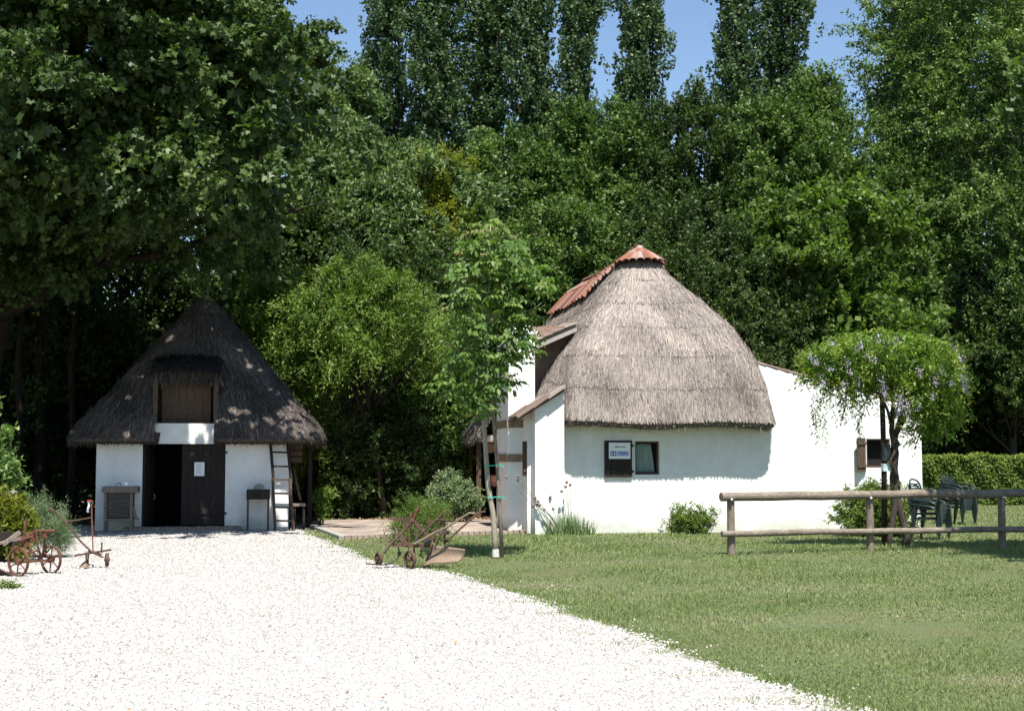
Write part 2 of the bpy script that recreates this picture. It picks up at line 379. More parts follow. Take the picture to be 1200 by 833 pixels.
# gravel stones (uncountable)
def stones():
    x, y = sample_view(330000, 6.5, 33.5, -.40, .36, -0.35)
    xx = x + wob(x, y) * .16 + rs.normal(0, .06, len(x))
    stray = rs.rand(len(x)) < .02
    xx2 = xx - np.abs(rs.normal(0, .35, len(x))) * stray
    k = inpoly(xx2, y, g_poly); x, y = x[k], y[k]; n = len(x)
    T = np.array([(1, 0, 0), (0, 1, 0), (-1, 0, 0), (0, -1, 0), (0, 0, 1)], float)
    sz = rs.uniform(.005, .014, n) * np.where(rs.rand(n) < .06, 1.5, 1) * (0.85 + y / 45)
    V = T[None] * (1 + rs.uniform(-.35, .35, (n, 5, 3)))
    V = V * sz[:, None, None]; V[:, :, 2] *= .75
    a = rs.rand(n) * 6.28; c, s_ = np.cos(a)[:, None], np.sin(a)[:, None]
    X = V[:, :, 0] * c - V[:, :, 1] * s_ * .7; Y = V[:, :, 0] * s_ + V[:, :, 1] * c * .7
    V = np.stack([X + x[:, None], Y + y[:, None], V[:, :, 2] + .008], 2)
    lane = .5 + .5 * np.sin(x * .8 + y * .12) * np.sin(y * .35 + 1) + .3 * np.sin(x * 2.1 - y * .9); tint = np.where(rs.rand(n) < .035 + .06 * np.clip(lane, 0, 1), rs.uniform(0, .3, n), rs.uniform(.35, 1, n))
    ms = tinted('gravel_stone', [(.13, .11, .10), (.27, .255, .235), (.39, .375, .355), (.50, .485, .465)], .85, .15)
    tag(np_mesh('gravel_stones', V.reshape(-1, 3), 5, ms, tint, faces_per=[(0, 1, 4), (1, 2, 4), (2, 3, 4), (3, 0, 4)]), 'white crushed stones covering the yard', 'gravel', kind='stuff')
stones()
# lawn grass
terr_px = [(360, 617), (402, 632), (478, 629), (600, 625.5), (664, 624)]
tp = [G(*p) for p in terr_px]
terr_poly = [(p.x, p.y) for p in tp] + [(1.1, 33), (1.0, 36.5), (-1.5, 37.5), (-4.9, 37.2), (-5.0, 33.5)]
LX = 1.0
def grass():
    F2o = G(663, 625)
    def field(n, y0, y1, pw, h, w, tilt):
        x, y = sample_view(n, y0, y1, -.36, .40, pw)
        ins = inpoly(x + wob(x, y) * .16 + rs.normal(0, .07, n) + np.abs(rs.normal(0, .4, n)) * (np.sin(y * 3.1) * np.sin(y * 7.7 + 1) > .25) * (rs.rand(n) < .5), y, g_poly)
        # a few tufts inside the gravel
        ins2 = ins & ~((wob(x * .6 + 2, y * .6) > 1.18) & (x > -3.2))
        ok = ~ins2 & ~inpoly(x, y, terr_poly)
        ok &= ~((y > 30.4) & (x > F2o.x - 0.5) & (x < 8.7) & (y < 42))
        ok &= ~((y > 31) & (x < 1.2)) & ~(x < -5)
        x, y = x[ok], y[ok]; n = len(x)
        patch = np.sin(x * .9 + 1.3) * np.sin(y * .55) + .6 * np.sin(x * 2.3 + y * 1.1) + .5 * np.sin(x * 4.1 - y * 2.7)
        dens = rs.rand(n) < np.clip(.78 + .28 * patch - .45 * dry(x, y), .3, 1); x, y, patch = x[dens], y[dens], patch[dens]; n = len(x)
        P = np.stack([x, y, np.zeros(n) + .002], 1)
        H = h * rs.uniform(.45, 1.25, n) * (1 + .35 * patch + .9 * (np.sin(x * 3.7 + y * 1.9) * np.sin(x * 1.3 - y * 4.3) > .72)) * (1 - .25 * dry(x, y))
        # longer tufts along the gravel's edge
        D = unit(rnd(n) * tilt + np.array([0, 0, 1.0])); N = unit(rnd(n) + np.array([0, -1.0, .3]))
        tint = np.clip(rs.normal(.38, .17, n) + .05 * patch + .10 * np.sin(x * 1.7 - y * .8) * np.sin(x * .5 + y * 1.6) + .28 * dry(x, y), 0, 1)
        V, k = leaf_verts(P, D, N, H, w * rs.uniform(.7, 1.4, n), BLADE, 0, 0)
        return V, tint
    def dry(x, y):
        d = np.zeros(len(x))
        for (px, py, rx, ry) in ((985, 729, 1.1, .5), (1175, 798, .7, .25), (640, 687, .9, .5), (900, 690, 2.5, .8), (700, 660, 2.0, .6), (1100, 720, 1.2, .5), (1030, 655, 1.3, .4)):
            g = G(px, py); d += np.exp(-(((x - g.x) / rx) ** 2 + ((y - g.y) / ry) ** 2)) * (1 if rx < 1.2 else .55)
        return np.clip(d, 0, 1)
    A = [field(330000, 8.0, 16, -0.8, .030, .0065, .55), field(300000, 14, 27, -0.2, .036, .011, .5), field(170000, 24, 50, .8, .045, .024, .5)]
    V = np.vstack([a[0] for a in A]); t = np.concatenate([a[1] for a in A])
    gm = tinted('grass_blade', [(.070, .110, .040), (.145, .200, .062), (.215, .255, .095), (.27, .265, .17), (.34, .30, .21)], .6, .25, .25, (1.3, 1.5, .7))
    tag(np_mesh('lawn_grass', V, 3, gm, t), 'short mown green grass of the lawn', 'grass', kind='stuff')
grass()
# terrace of worn paving with a brick edge
def terrace():
    mb = MB(); top = [(x, y, .045) for x, y in terr_poly]; n = len(top)
    vs = top + [(x, y, -.05) for x, y in terr_poly]
    mb.add(vs, [tuple(range(n))] + [(i, i + n, (i + 1) % n + n, (i + 1) % n) for i in range(n)])
    m = mat('worn_paving', (.24, .19, .16), .9, .1, var=(.36, .30, .26), scale=2.5, bump=.4, bscale=30, var2=(.17, .14, .11), scale2=1.3, amt2=.7)
    struct(mb.build('terrace', m))
    # fallen soil strip with leaf litter behind the terrace
    mb = MB()
    pts = [Vector((x, y, .05)) for x, y in terr_poly[:5]]
    for a, b in zip(pts[1:-1], pts[2:]):
        d = b - a; k = int(d.length / .13)
        for i in range(k):
            c = a + d * ((i + .5) / k); dr = d.normalized(); s = Vector((-dr.y, dr.x, 0))
            w_ = .055; h_ = random.uniform(.055, .075)
            q0 = c - dr * w_; q1 = c + dr * w_
            mb.bar(q0 + Vector((0, 0, -.02)) - s * .02, q1 + Vector((0, 0, -.02)) - s * .02, .12, h_ + .03, t=random.random())
    struct(mb.build('terrace_kerb', mat('kerb_brick', (.26, .19, .15), .9, .1, var=(.38, .32, .27), scale=9, bump=.3)))
    mb = MB(); a = G(360, 617); b = G(402, 632)
    mb.bar(a + Vector((.05, 0, .03)), b + Vector((.0, 0, .03)), .16, .10)
    tag(mb.build('stone_kerb', M['stone'], bevel=.015), 'low grey stone edging the left end of the paved terrace', 'kerb stone')
terrace()
# shaded soil under the trees
def soil():
    m = mat('woodland_soil', (.055, .042, .028), .95, .1, var=(.12, .095, .065), scale=14, bump=.5)
    struct(sheet('bed_soil', [(-30, 34.6), (-6, 34.6), (-4.9, 37.1), (-1.5, 37.5), (1.0, 36.5), (1.5, 46), (14, 50), (60, 52), (60, 110), (-60, 110), (-60, 34.6)], .004, m))
    mb = MB()
    n = 5000; x = rs.uniform(-6, 1.2, n); y = rs.uniform(36.4, 39.5, n)
    V, k = leaf_verts(np.stack([x, y, np.full(n, .055)], 1), rnd(n) * np.array([1, 1, .15]), rnd(n) * .4 + np.array([0, 0, 1.]), rs.uniform(.05, .11, n), rs.uniform(.03, .06, n), RHOMB)
    tag(np_mesh('leaf_litter', V, k, tinted('dry_leaf', [(.10, .06, .03), (.22, .15, .08), (.32, .25, .14)]), rs.rand(n)), 'brown fallen leaves on the soil behind the terrace', 'leaf litter', kind='stuff')
soil()
# ------------------------------------------------------------------ thatch
class Thatch:
    def __init__(s, uc, v_eave, v_ap, v_back, prof, n_eave=6.0, n_top=2.2, flare=None, rows=40):
        """prof: list of (z, half width) from eave to ridge"""
        s.uc, s.ve, s.va, s.vb = uc, v_eave, v_ap, v_back
        s.pz = [p[0] for p in prof]; s.pw = [p[1] for p in prof]; s.flare = flare
        # arc-length like parameter
        L = [0]
        for a, b in zip(prof, prof[1:]): L.append(L[-1] + math.hypot(b[0] - a[0], b[1] - a[1]))
        s.L = [x / L[-1] for x in L]; s.ne, s.nt = n_eave, n_top
        nl, nf = 26, 150
        s.rows = rows; P = []
        for i in range(rows + 1):
            t = i / rows; z = np.interp(t, s.L, s.pz); w = np.interp(t, s.L, s.pw); dep = (s.va - s.ve) * w / s.pw[0]
            n = s.ne + (s.nt - s.ne) * min(1, t * 1.25) ** .8; row = []
            for j in range(nl): row.append((uc - w, s.vb + (s.va - s.vb) * j / nl, z))
            for j in range(nf + 1):
                th = math.pi * j / nf; c, q = math.cos(th), math.sin(th)
                rr = (abs(c) ** n + abs(q) ** n) ** (-1 / n); row.append((uc - w * c * rr, s.va - dep * q * rr, z))
            for j in range(1, nl + 1): row.append((uc + w, s.va + (s.vb - s.va) * j / nl, z))
            if flare: row = [flare(*q, t) for q in row]
            P.append(row)
        s.P = np.array(P); s.n = s.P.shape[1]
    def build(s, parent, m, nstraw, hole=None, courses=6, name='thatch_roof', inset=.28, base_mat=None, slen=.30, sw=.016, eave_n=9000, tmean=.5):
        P = s.P; R_, C_ = P.shape[:2]
        mb = MB()
        k = 0; mb.v = [tuple(q) for q in P.reshape(-1, 3)]
        for i in range(R_ - 1):
            for j in range(C_ - 1):
                c = P[i:i + 2, j:j + 2].reshape(-1, 3).mean(0)
                if hole and hole(*c): continue
                mb.f.append((i * C_ + j, i * C_ + j + 1, (i + 1) * C_ + j + 1, (i + 1) * C_ + j)); mb.t.append(.25)
        # underside rim
        k = len(mb.v)
        for j in range(C_):
            q = P[0, j]; cx = s.uc; cv = max(q[1], s.va)
            d = np.array([cx - q[0], (cv - q[1]), 0]); L = np.linalg.norm(d); d = d / max(L, 1e-6)
            mb.v.append(tuple(q + d * inset + np.array([0, 0, -.07]))); mb.v.append(tuple(q + d * (inset + .15) + np.array([0, 0, .25])))
        for j in range(C_ - 1):
            if hole and hole(*P[0, j]) : continue
            mb.f.append((j, j + 1, k + (j + 1) * 2, k + j * 2)); mb.t.append(.15)
            mb.f.append((k + j * 2, k + (j + 1) * 2, k + (j + 1) * 2 + 1, k + j * 2 + 1)); mb.t.append(.1)
        roof = mb.build(name, base_mat or M['thatch_base'], parent, smooth=True)
        # straws as part of the same roof mesh: reeds laid down the slope
        a = P[:-1, :-1]; b = P[:-1, 1:]; c = P[1:, 1:]; d = P[1:, :-1]
        N = np.cross(b - a, d - a); area = np.linalg.norm(N, axis=2) + np.linalg.norm(np.cross(c - b, d - c), axis=2)
        ar = area.reshape(-1); ar /= ar.sum()
        ci = rs.choice(len(ar), nstraw, p=ar); i, j = ci // (C_ - 1), ci % (C_ - 1)
        u, v = rs.rand(nstraw)[:, None], rs.rand(nstraw)[:, None]
        pos = (a[i, j] * (1 - u) + b[i, j] * u) * (1 - v) + (d[i, j] * (1 - u) + c[i, j] * u) * v
        up = unit((d[i, j] - a[i, j]) * (1 - u) + (c[i, j] - b[i, j]) * u)
        nr = unit(np.cross(b[i, j] - a[i, j], d[i, j] - a[i, j]))
        t = (i + v[:, 0]) / (R_ - 1)
        wav = .004 * np.sin(pos[:, 0] * 3 + pos[:, 1] * 2)
        cf = ((t + wav) * courses) % 1.0
        jit = np.where(rs.rand(nstraw) < .85, 1, 3.0)
        P0 = pos + nr * (.012 + .018 * (1 - cf) + rs.rand(nstraw) * .018)[:, None]
        D = up + rnd(nstraw) * (.075 * jit)[:, None] - nr * (.05 + .05 * rs.rand(nstraw))[:, None]
        tint = tmean + rs.normal(0, .2, nstraw) + .10 * np.sin(pos[:, 0] * 5.3 + pos[:, 1] * 3.1 + 2 * np.sin(pos[:, 2] * 1.7)) * np.sin(pos[:, 2] * 1.3 + pos[:, 0]) + .13 * np.sin(pos[:, 0] * 2.2 + pos[:, 2] * 1.1) * np.sin(pos[:, 2] * 2.7 + pos[:, 1])
        tint -= .32 * (cf > .95) * (np.sin(pos[:, 0] * 1.7 + (t * courses).astype(int) * 2.1) > -.2)  # reeds just beneath a course edge darkened, painting its shadow line
        keep = np.ones(nstraw, bool)
        if hole: keep = ~np.array([hole(*q) for q in pos])
        L = slen * rs.uniform(.5, 1.2, nstraw) * np.clip((1 - t) * 12, .15, 1)
        V, kk = leaf_verts(P0[keep], D[keep], nr[keep] + rnd(keep.sum()) * .25, L[keep], sw * rs.uniform(.5, 1.5, nstraw)[keep], STRIP, 0, 0)
        # eave fringe
        E = P[0]; seg = np.linalg.norm(E[1:] - E[:-1], axis=1); pj = rs.choice(len(seg), eave_n, p=seg / seg.sum()); uu = rs.rand(eave_n)[:, None]
        e = E[pj] * (1 - uu) + E[pj + 1] * uu
        inw = np.stack([s.uc - e[:, 0], np.maximum(e[:, 1], s.va) - e[:, 1], np.zeros(eave_n)], 1); inw = unit(inw)
        dd = rs.rand(eave_n)
        e2 = e + inw * (dd * inset)[:, None] + np.array([0, 0, -.07]) * dd[:, None]
        D2 = unit(-inw * .45 + np.array([0, 0, -1.0]) + rnd(eave_n) * .16)
        e2 = e2 - D2 * .10
        kp = np.ones(eave_n, bool)
        if hole: kp = ~np.array([hole(*q) for q in e])
        L2 = np.where(rs.rand(eave_n) < .03, .22, .135) * rs.uniform(.7, 1.15, eave_n)
        V2, _ = leaf_verts(e2[kp], D2[kp], rnd(kp.sum()) + np.array([0, -1, 0]), L2[kp], rs.uniform(.008, .02, eave_n)[kp], STRIP, 0, 0)
        o = np_mesh('reeds', np.vstack([V, V2]), kk, m, np.clip(np.concatenate([tint[keep], rs.normal(tmean - .08, .2, kp.sum())]), 0, 1), roof)
        return roof
def wall(mb, u0, u1, z0, z1, v, th, holes=(), top=None):
    us = sorted({u0, u1, *[h[0] for h in holes], *[h[1] for h in holes]}); zs = sorted({z0, z1, *[h[2] for h in holes], *[h[3] for h in holes]})
    # extra columns keep a slanted top true
    def zt(u, z): return top(u) if (top and z == z1) else z
    inh = lambda a, b, c, d: any(a >= h[0] - 1e-6 and b <= h[1] + 1e-6 and c >= h[2] - 1e-6 and d <= h[3] + 1e-6 for h in holes)
    for a, b in zip(us, us[1:]):
        for c, d in zip(zs, zs[1:]):
            if inh(a, b, c, d): continue
            for vv in (v, v + th): mb.add([(a, vv, zt(a, c)), (b, vv, zt(b, c)), (b, vv, zt(b, d)), (a, vv, zt(a, d))], [(0, 1, 2, 3)])
    for (a, b, c, d) in list(holes) + [(u0, u1, z0, z1)]:
        outer = (a, b, c, d) == (u0, u1, z0, z1)
        q = [(a, c), (b, c), (b, zt(b, d) if outer else d), (a, zt(a, d) if outer else d)]
        for i in range(4):
            (x, y), (x2, y2) = q[i], q[(i + 1) % 4]
            if abs(x - x2) + abs(y - y2) < 1e-6: continue
            mb.add([(x, v, y), (x2, v, y2), (x2, v + th, y2), (x, v + th, y)], [(0, 1, 2, 3)])
def tilearc(mb, p, q, up, r, t, seg=6, rise=1.0):
    p, q, up = Vector(p), Vector(q), Vector(up).normalized(); d = (q - p).normalized(); s_ = d.cross(up).normalized(); up = s_.cross(d)
    k = len(mb.v)
    for (c, rr) in ((p, r * .85), (q, r)):
        for (ro) in (rr, rr - .014):
            for j in range(seg + 1):
                a = math.pi * j / seg; mb.v.append(tuple(c + s_ * math.cos(a) * ro + up * math.sin(a) * ro * rise))
    n = seg + 1
    for j in range(seg):
        mb.f += [(k + j, k + j + 1, k + 2 * n + j + 1, k + 2 * n + j), (k + n + j, k + n + j + 1, k + 3 * n + j + 1, k + 3 * n + j), (k + 2 * n + j, k + 2 * n + j + 1, k + 3 * n + j + 1, k + 3 * n + j), (k + j, k + j + 1, k + n + j + 1, k + n + j)]
        mb.t += [t] * 4
def text_mesh(parent, name, body, size, loc, m, align='CENTER', bold=0.0, sx=1.0, depth=.001):
    cu = bpy.data.curves.new(name, 'FONT'); cu.body = body; cu.size = size; cu.align_x = align; cu.align_y = 'CENTER'; cu.extrude = depth; cu.offset = bold
    o = bpy.data.objects.new('tmp', cu); COL.objects.link(o)
    dg = bpy.context.evaluated_depsgraph_get(); me = bpy.data.meshes.new_from_object(o.evaluated_get(dg))
    bpy.data.objects.remove(o)
    for vtx in me.vertices: x, y, z = vtx.co; vtx.co = (loc[0] + x * sx, loc[1] - z, loc[2] + y)
    me.materials.clear(); me.materials.append(m)
    return link(name, me, parent)
# ------------------------------------------------------------------ cottage with the tile-capped thatch (right)
C0 = G(663, 625); f2 = Frame(C0, 8.6)
H2 = empty('thatched_cottage', (C0.x, C0.y, 0), R(8.6))
tag(H2, 'long whitewashed cottage with a grey reed thatch capped by red ridge tiles', 'cottage')
UR = f2.uz(1082, 618)[0]
uj, zj = f2.uz(889, 427); ue, ze_ = f2.uz(940, 441)
slope = (ze_ - zj) / (ue - uj)
WE = f2.uz(908, 560)[0]
win = (*[f2.uz(741, 0)[0], f2.uz(769, 0)[0]], f2.uz(755, 556)[1], f2.uz(755, 517)[1])
win2 = (f2.uz(1006, 0)[0], f2.uz(1033, 0)[0], f2.uz(1018, 548)[1], f2.uz(1018, 514)[1])
vent = (f2.uz(973.5, 0)[0], f2.uz(983, 0)[0], f2.uz(978, 609)[1], f2.uz(978, 598)[1])
def topf(u): return 3.55 + slope * (max(u, uj) - uj) + (zj - 3.55) if u >= uj - .3 else 2.9
mb = MB()
UJ = uj - .15
wall(mb, 0, UJ, 0, 2.55, 0, .35, [win])
wall(mb, UJ, UR, 0, 3.0, 0, .35, [win2, vent], top=lambda u: zj + slope * (u - uj))
mb.box((UR - .35, .35, 0), (UR, 4.6, zj + slope * (UR - uj) - .02)); mb.box((0, .35, 0), (.35, 9.6, 2.55)); mb.box((UJ - .35, .35, 0), (UJ, 9.6, 2.9))
mb.box((0.0, 9.3, 0), (UJ, 9.6, 2.55)); mb.add([(UJ, 4.6, 0), (UR, 4.6, 0), (UR, 4.6, 2.4), (UJ, 4.6, 3.6)], [(0, 1, 2, 3)])
wl_ = mb.build('wall', M['white'], H2)
mb = MB(); mb.add([(0.02, .2, .02), (UR - .02, .2, .02), (UR - .02, 4.5, .02), (0.02, 4.5, .02)], [(0, 1, 2, 3)]); mb.build('floor', M['dark'], H2)
# lean-to roof and its coping
mb = MB()
mb.add([(UJ, .3, zj - .04), (UR - .02, .3, zj + slope * (UR - uj) - .04), (UR - .02, 4.6, zj + slope * (UR - uj) - .5), (UJ, 4.6, zj - .5)], [(0, 1, 2, 3)], .4)
k = 15
for i in range(k):
    a = UJ + (UR + .08 - UJ) * i / k; b = UJ + (UR + .08 - UJ) * (i + 1) / k + .05
    za = zj + slope * (a - uj); zb = zj + slope * (b - uj)
    for q in (.0, .2): tilearc(mb, (a, .08 + q, za + .03 + random.uniform(-.008, .008)), (b, .08 + q, zb + .015), (0, 0, 1), .10, random.uniform(.3, 1), rise=.55)
mb.build('lean_to_roof', M['tile_old'], H2)
# window with a half drawn curtain
mb = MB(); a, b, c, d = win
for bx in ((a, .10, c, a + .035, .15, d), (b - .035, .10, c, b, .15, d), (a + .035, .10, c, b - .035, .15, c + .035), (a + .035, .10, d - .035, b - .035, .15, d)): mb.box(bx[:3], bx[3:])
wf = mb.build('window', M['wood_brown'], H2)
mb = MB(); P = []; nu = 40
for zz in np.linspace(c + .05, d - .05, 9):
    f = (zz - c) / (d - c)
    for i in range(nu):
        x = i / (nu - 1); right = b - .05 - .10 * f ** 1.6 - .012
        uu = a + .045 + (right - a - .045) * x
        P.append((uu, .215 + .022 * math.sin(x * 24 + .4 * math.sin(f * 3)) + .01 * math.sin(x * 51), zz))
mb.grid(P, 9, nu); cu = mb.build('curtain', M['curtain'], wf, smooth=True)
sol = cu.modifiers.new('s', 'SOLIDIFY'); sol.thickness = .004
mb = MB(); mb.box((a, .27, c), (b, .30, d)); mb.build('pane', M['dark'], wf)
# open shutter with the notice on it
sa, sb = f2.uz(706, 0, -.05)[0], f2.uz(737.5, 0, -.05)[0]; sc_, sd = f2.uz(720, 559, -.05)[1], f2.uz(720, 516, -.05)[1]
mb = MB(); n = 4
for i in range(n): mb.box((sa + (sb - sa) * i / n + .002, -.055, sc_), (sa + (sb - sa) * (i + 1) / n - .002, -.02, sd))
for zz in (sc_ + .10, sd - .12): mb.box((sa + .01, -.068, zz), (sb - .01, -.0552, zz + .05))
sh = mb.build('shutter', M['wood_dark'], H2)
for zz in (sc_ + .14, sd - .09): mb = MB(); mb.box((sb - .004, -.06, zz - .035), (sb + .045, -.004, zz)); mb.tube([(sb + .01, -.05, zz - .05), (sb + .01, -.05, zz + .01)], .012, 8); mb.build('hinge', M['iron_dark'], sh)
# notice: arrow and toilets text
na, nb = f2.uz(711, 0, -.08)[0], f2.uz(735.5, 0, -.08)[0]; nc, nd = f2.uz(720, 537.5, -.08)[1], f2.uz(720, 518.5, -.08)[1]
sg = empty('toilet_sign', tuple(f2.w((na + nb) / 2, -.085, (nc + nd) / 2)), R(8.6)); tag(sg, 'white toilet sign with an arrow, hung on the open dark shutter', 'sign')
sw, shh = (nb - na), (nd - nc)
mb = MB(); mb.box((-sw / 2, 0, -shh / 2), (sw / 2, .012, shh / 2)); mb.build('board', M['paper'], sg)
mb = MB(); mb.box((-sw / 2 + .03, -.002, -shh * .33), (sw / 2 - .03, -.0005, -shh * .02)); mb.build('text_band', M['pale_blue'], sg)
mb = MB(); mb.box((-sw / 2 + .035, -.004, -shh * .32), (-sw / 2 + .035 + .115, -.0022, -shh * .03)); mb.build('pictogram_panel', M['ink_blue'], sg)
mb = MB()
for i, cx in enumerate((-sw / 2 + .064, -sw / 2 + .122)):
    z0 = -shh * .175
    mb.box((cx - .010, -.006, z0 - .012), (cx + .010, -.0042, z0 + .02)); mb.box((cx - .009, -.006, z0 - .042), (cx - .002, -.0042, z0 - .012)); mb.box((cx + .002, -.006, z0 - .042), (cx + .009, -.0042, z0 - .012)); mb.box((cx - .006, -.006, z0 + .024), (cx + .006, -.0042, z0 + .036))
    if i: mb.add([(cx - .016, -.0055, z0 - .018), (cx + .016, -.0055, z0 - .018), (cx + .006, -.0055, z0 + .012), (cx - .006, -.0055, z0 + .012)], [(0, 1, 2, 3)])
mb.box((-sw / 2 + .0915, -.006, -shh * .30), (-sw / 2 + .0935, -.0042, -shh * .05)); mb.build('pictogram', M['paper'], sg)
text_mesh(sg, 'lettering', 'TOILETS', .088, (.07, -.0035, -shh * .175), M['ink_blue'], sx=.62, bold=.002)
mb = MB(); zz = shh * .24; mb.box((-.07, -.003, zz - .007), (.13, -.001, zz + .007)); mb.add([(-.12, -.003, zz), (-.065, -.003, zz + .02), (-.065, -.003, zz - .02), (-.12, -.001, zz), (-.065, -.001, zz + .02), (-.065, -.001, zz - .02)], [(0, 1, 2), (3, 5, 4), (0, 3, 4, 1), (1, 4, 5, 2), (2, 5, 3, 0)]); mb.build('arrow', M['ink'], sg)
# right window: dark opening and half-open shutter
a, b, c, d = win2; mb = MB()
for bx in ((a, .05, c, a + .04, .11, d), (b - .04, .05, c, b, .11, d), (a + .04, .05, c, b - .04, .11, c + .04), (a + .04, .05, d - .04, b - .04, .11, d)): mb.box(bx[:3], bx[3:])
w2 = mb.build('window', M['wood_brown'], H2); mb = MB(); mb.box((a, .22, c), (b, .25, d)); mb.build('pane', M['dark'], w2)
def side_shutter(hu, hv, width, ang, z0, z1, name='shutter'):
    mb = MB(); d = Vector((-math.cos(R(ang)), -math.sin(R(ang)), 0)); nn = Vector((d.y, -d.x, 0))
    for i in range(3):
        p = Vector((hu, hv, 0)) + d * (width * i / 3 + .003); q = Vector((hu, hv, 0)) + d * (width * (i + 1) / 3 - .003)
        mb.bar(p + Vector((0, 0, (z0 + z1) / 2)), q + Vector((0, 0, (z0 + z1) / 2)), .035, z1 - z0)
    for zz in (z0 + .12, z1 - .12): mb.bar(Vector((hu, hv, zz)) + nn * -.03, Vector((hu, hv, zz)) + d * width + nn * -.03, .022, .05)
    s_ = mb.build(name, M['wood_grey'] if name == 'x' else M['wood_brown'], H2)
    for zz in (z0 + .14, z1 - .14): mb = MB(); mb.tube([(hu, hv, zz - .04), (hu, hv, zz + .04)], .016, 8); mb.build('hinge', M['iron_dark'], s_)
    return s_
zc, zd = f2.uz(998, 552.5, -.1)[1], f2.uz(998, 513, -.1)[1]
side_shutter(f2.uz(1004, 0)[0], -.03, .27, 28, zc, zd)
a, b, c, d = vent; mb = MB(); mb.box((a, .08, c), (b, .11, d))
for i in range(3): mb.tube([(a + (b - a) * (i + 1) / 4, .03, c), (a + (b - a) * (i + 1) / 4, .03, d)], .006, 6)
mb.build('vent_grate', M['iron_dark'], H2)
# thatch
ezf = f2.uz(785, 497, -.56)[1]
eaL, eaR = f2.uz(664, 498, -.56)[0], f2.uz(913, 498, -.56)[0]
UC = (eaL + eaR) / 2; HW = (eaR - eaL) / 2
apz = at(752, 294, 33.1).z
print('house2 eave z', ezf, 'u', eaL, eaR, 'apex z', apz, 'UR', UR)
prof2 = [(ezf, HW), (2.62, HW * .978), (3.1, HW * .95), (3.75, HW * .885), (4.45, HW * .742), (5.15, HW * .515), (5.65, HW * .355), (6.05, HW * .225), (apz, .02)]
def fl2(u, v, z, t):
    if u < UC - .8:
        k = math.exp(-((v - 1.15) / .85) ** 2) * max(0, 1 - (z - ezf) / 2.0) if z < ezf + 2 else 0
        u -= .52 * k ** 1.2; z += .36 * math.exp(-((v - .9) / .75) ** 2) * max(0, 1 - t * 3.0)
    z += .03 * math.sin(u * 2.1 + 1) * (1 - t)
    return (u, v, z)
TH2 = Thatch(UC, -.56, 2.55, 9.4, prof2, n_eave=22, flare=fl2)
roof2 = TH2.build(H2, M['straw'], 300000, courses=6.6, tmean=.50, slen=.19, sw=.010)
# ridge tiles: two saddling rows of half-round tiles and a fan over the hip
mb = MB(); zr = apz + .05
v0, v1 = 2.45, 8.9; nt = 38
def ztop(off): return float(np.interp(off, [p[1] for p in reversed(prof2)], [p[0] for p in reversed(prof2)])) + .06 + .17 * off
for i in range(nt):
    vv = v0 + (v1 - v0) * i / (nt - 1); sag = -.10 * math.sin(math.pi * i / nt) + random.uniform(-.012, .012)
    for sgn in (-1, 1):
        L = (min(1.3, .74 + .42 * (vv - v0)) if sgn < 0 else .72) + random.uniform(-.05, .05)
        for kx in (0, 1):
            a0 = .02 + kx * L * .42; a1 = L * .5 + kx * L * .42
            sx = lambda q: (UC + sgn * q * .86, vv + random.uniform(-.01, .01), ztop(q * .86) + sag)
            tilearc(mb, sx(a0), sx(a1), (sgn * .8, 0, .6), .10, random.random(), rise=.7)
for i in range(11):
    th = math.pi * (i + .5) / 11 ; c, q = -math.cos(th), -math.sin(th)
    for kx in (0, 1):
        a0 = .05 + kx * .36; a1 = .46 + kx * .36; zz = lambda r: ztop(r * .72) + .03
        tilearc(mb, (UC + c * a0 * .72, v0 + q * a0, zz(a0)), (UC + c * a1 * .72, v0 + q * a1, zz(a1)), (c * .5, q * .5, 1), .055 + .045 * a1, random.random(), rise=.75)
for i in range(24):
    vv = v0 + (v1 - v0) * i / 24; sag = -.10 * math.sin(math.pi * i / 24)
    tilearc(mb, (UC, vv + .42, zr + .045 + sag), (UC, vv, zr + .07 + sag), (0, 0, 1), .12, random.uniform(.2, 1), rise=.6)
rt = mb.build('ridge_tiles', M['tile'], H2)
mb = MB(); mb.tube([(UC, v0 - .14, zr - .05), (UC, v0 - .07, zr + .02), (UC, v0 + .10, zr + .055), (UC, v0 + .28, zr + .04)], [.05, .085, .08, .05], 10); mb.build('mortar_cap', M['mortar'], rt, smooth=True)
# projecting alcove on the left: small front wall with tiled lean-to
au0, az0 = f2.uz(627, 478, -.42); au1, az1 = f2.uz(661, 457, -.42)
mb = MB(); wall(mb, au0, au1, 0, az0, -.42, .42, top=lambda u: az0 + (az1 - az0) * (u - au0) / (au1 - au0))
mb.box((au0 - .10, -.0, 0), (au0 + .12, .56, az0 - .03)); mb.box((au0, -.0, 0), (0.0, 1.9, az0 - .1))
al = mb.build('alcove', M['white'], H2)
mb = MB(); su = (az1 - az0) / (au1 - au0)
for i in range(9):
    vv = -.50 + i * .2
    tl_ = -.36 if i < 9 else 0
    ns = 3
    for kx in range(ns):
        a = au1 + .02 - (au1 - au0 + .36) * kx / ns; b = au1 + .02 - (au1 - au0 + .36) * (kx + 1) / ns - .05
        za = az1 + .05 + (a - au1) * su; zb = az1 + .05 + (b - au1) * su - .03
        tilearc(mb, (a, vv, za + random.uniform(-.01, .01)), (b, vv, zb), (0, 0, 1), .105, random.random(), rise=.7)
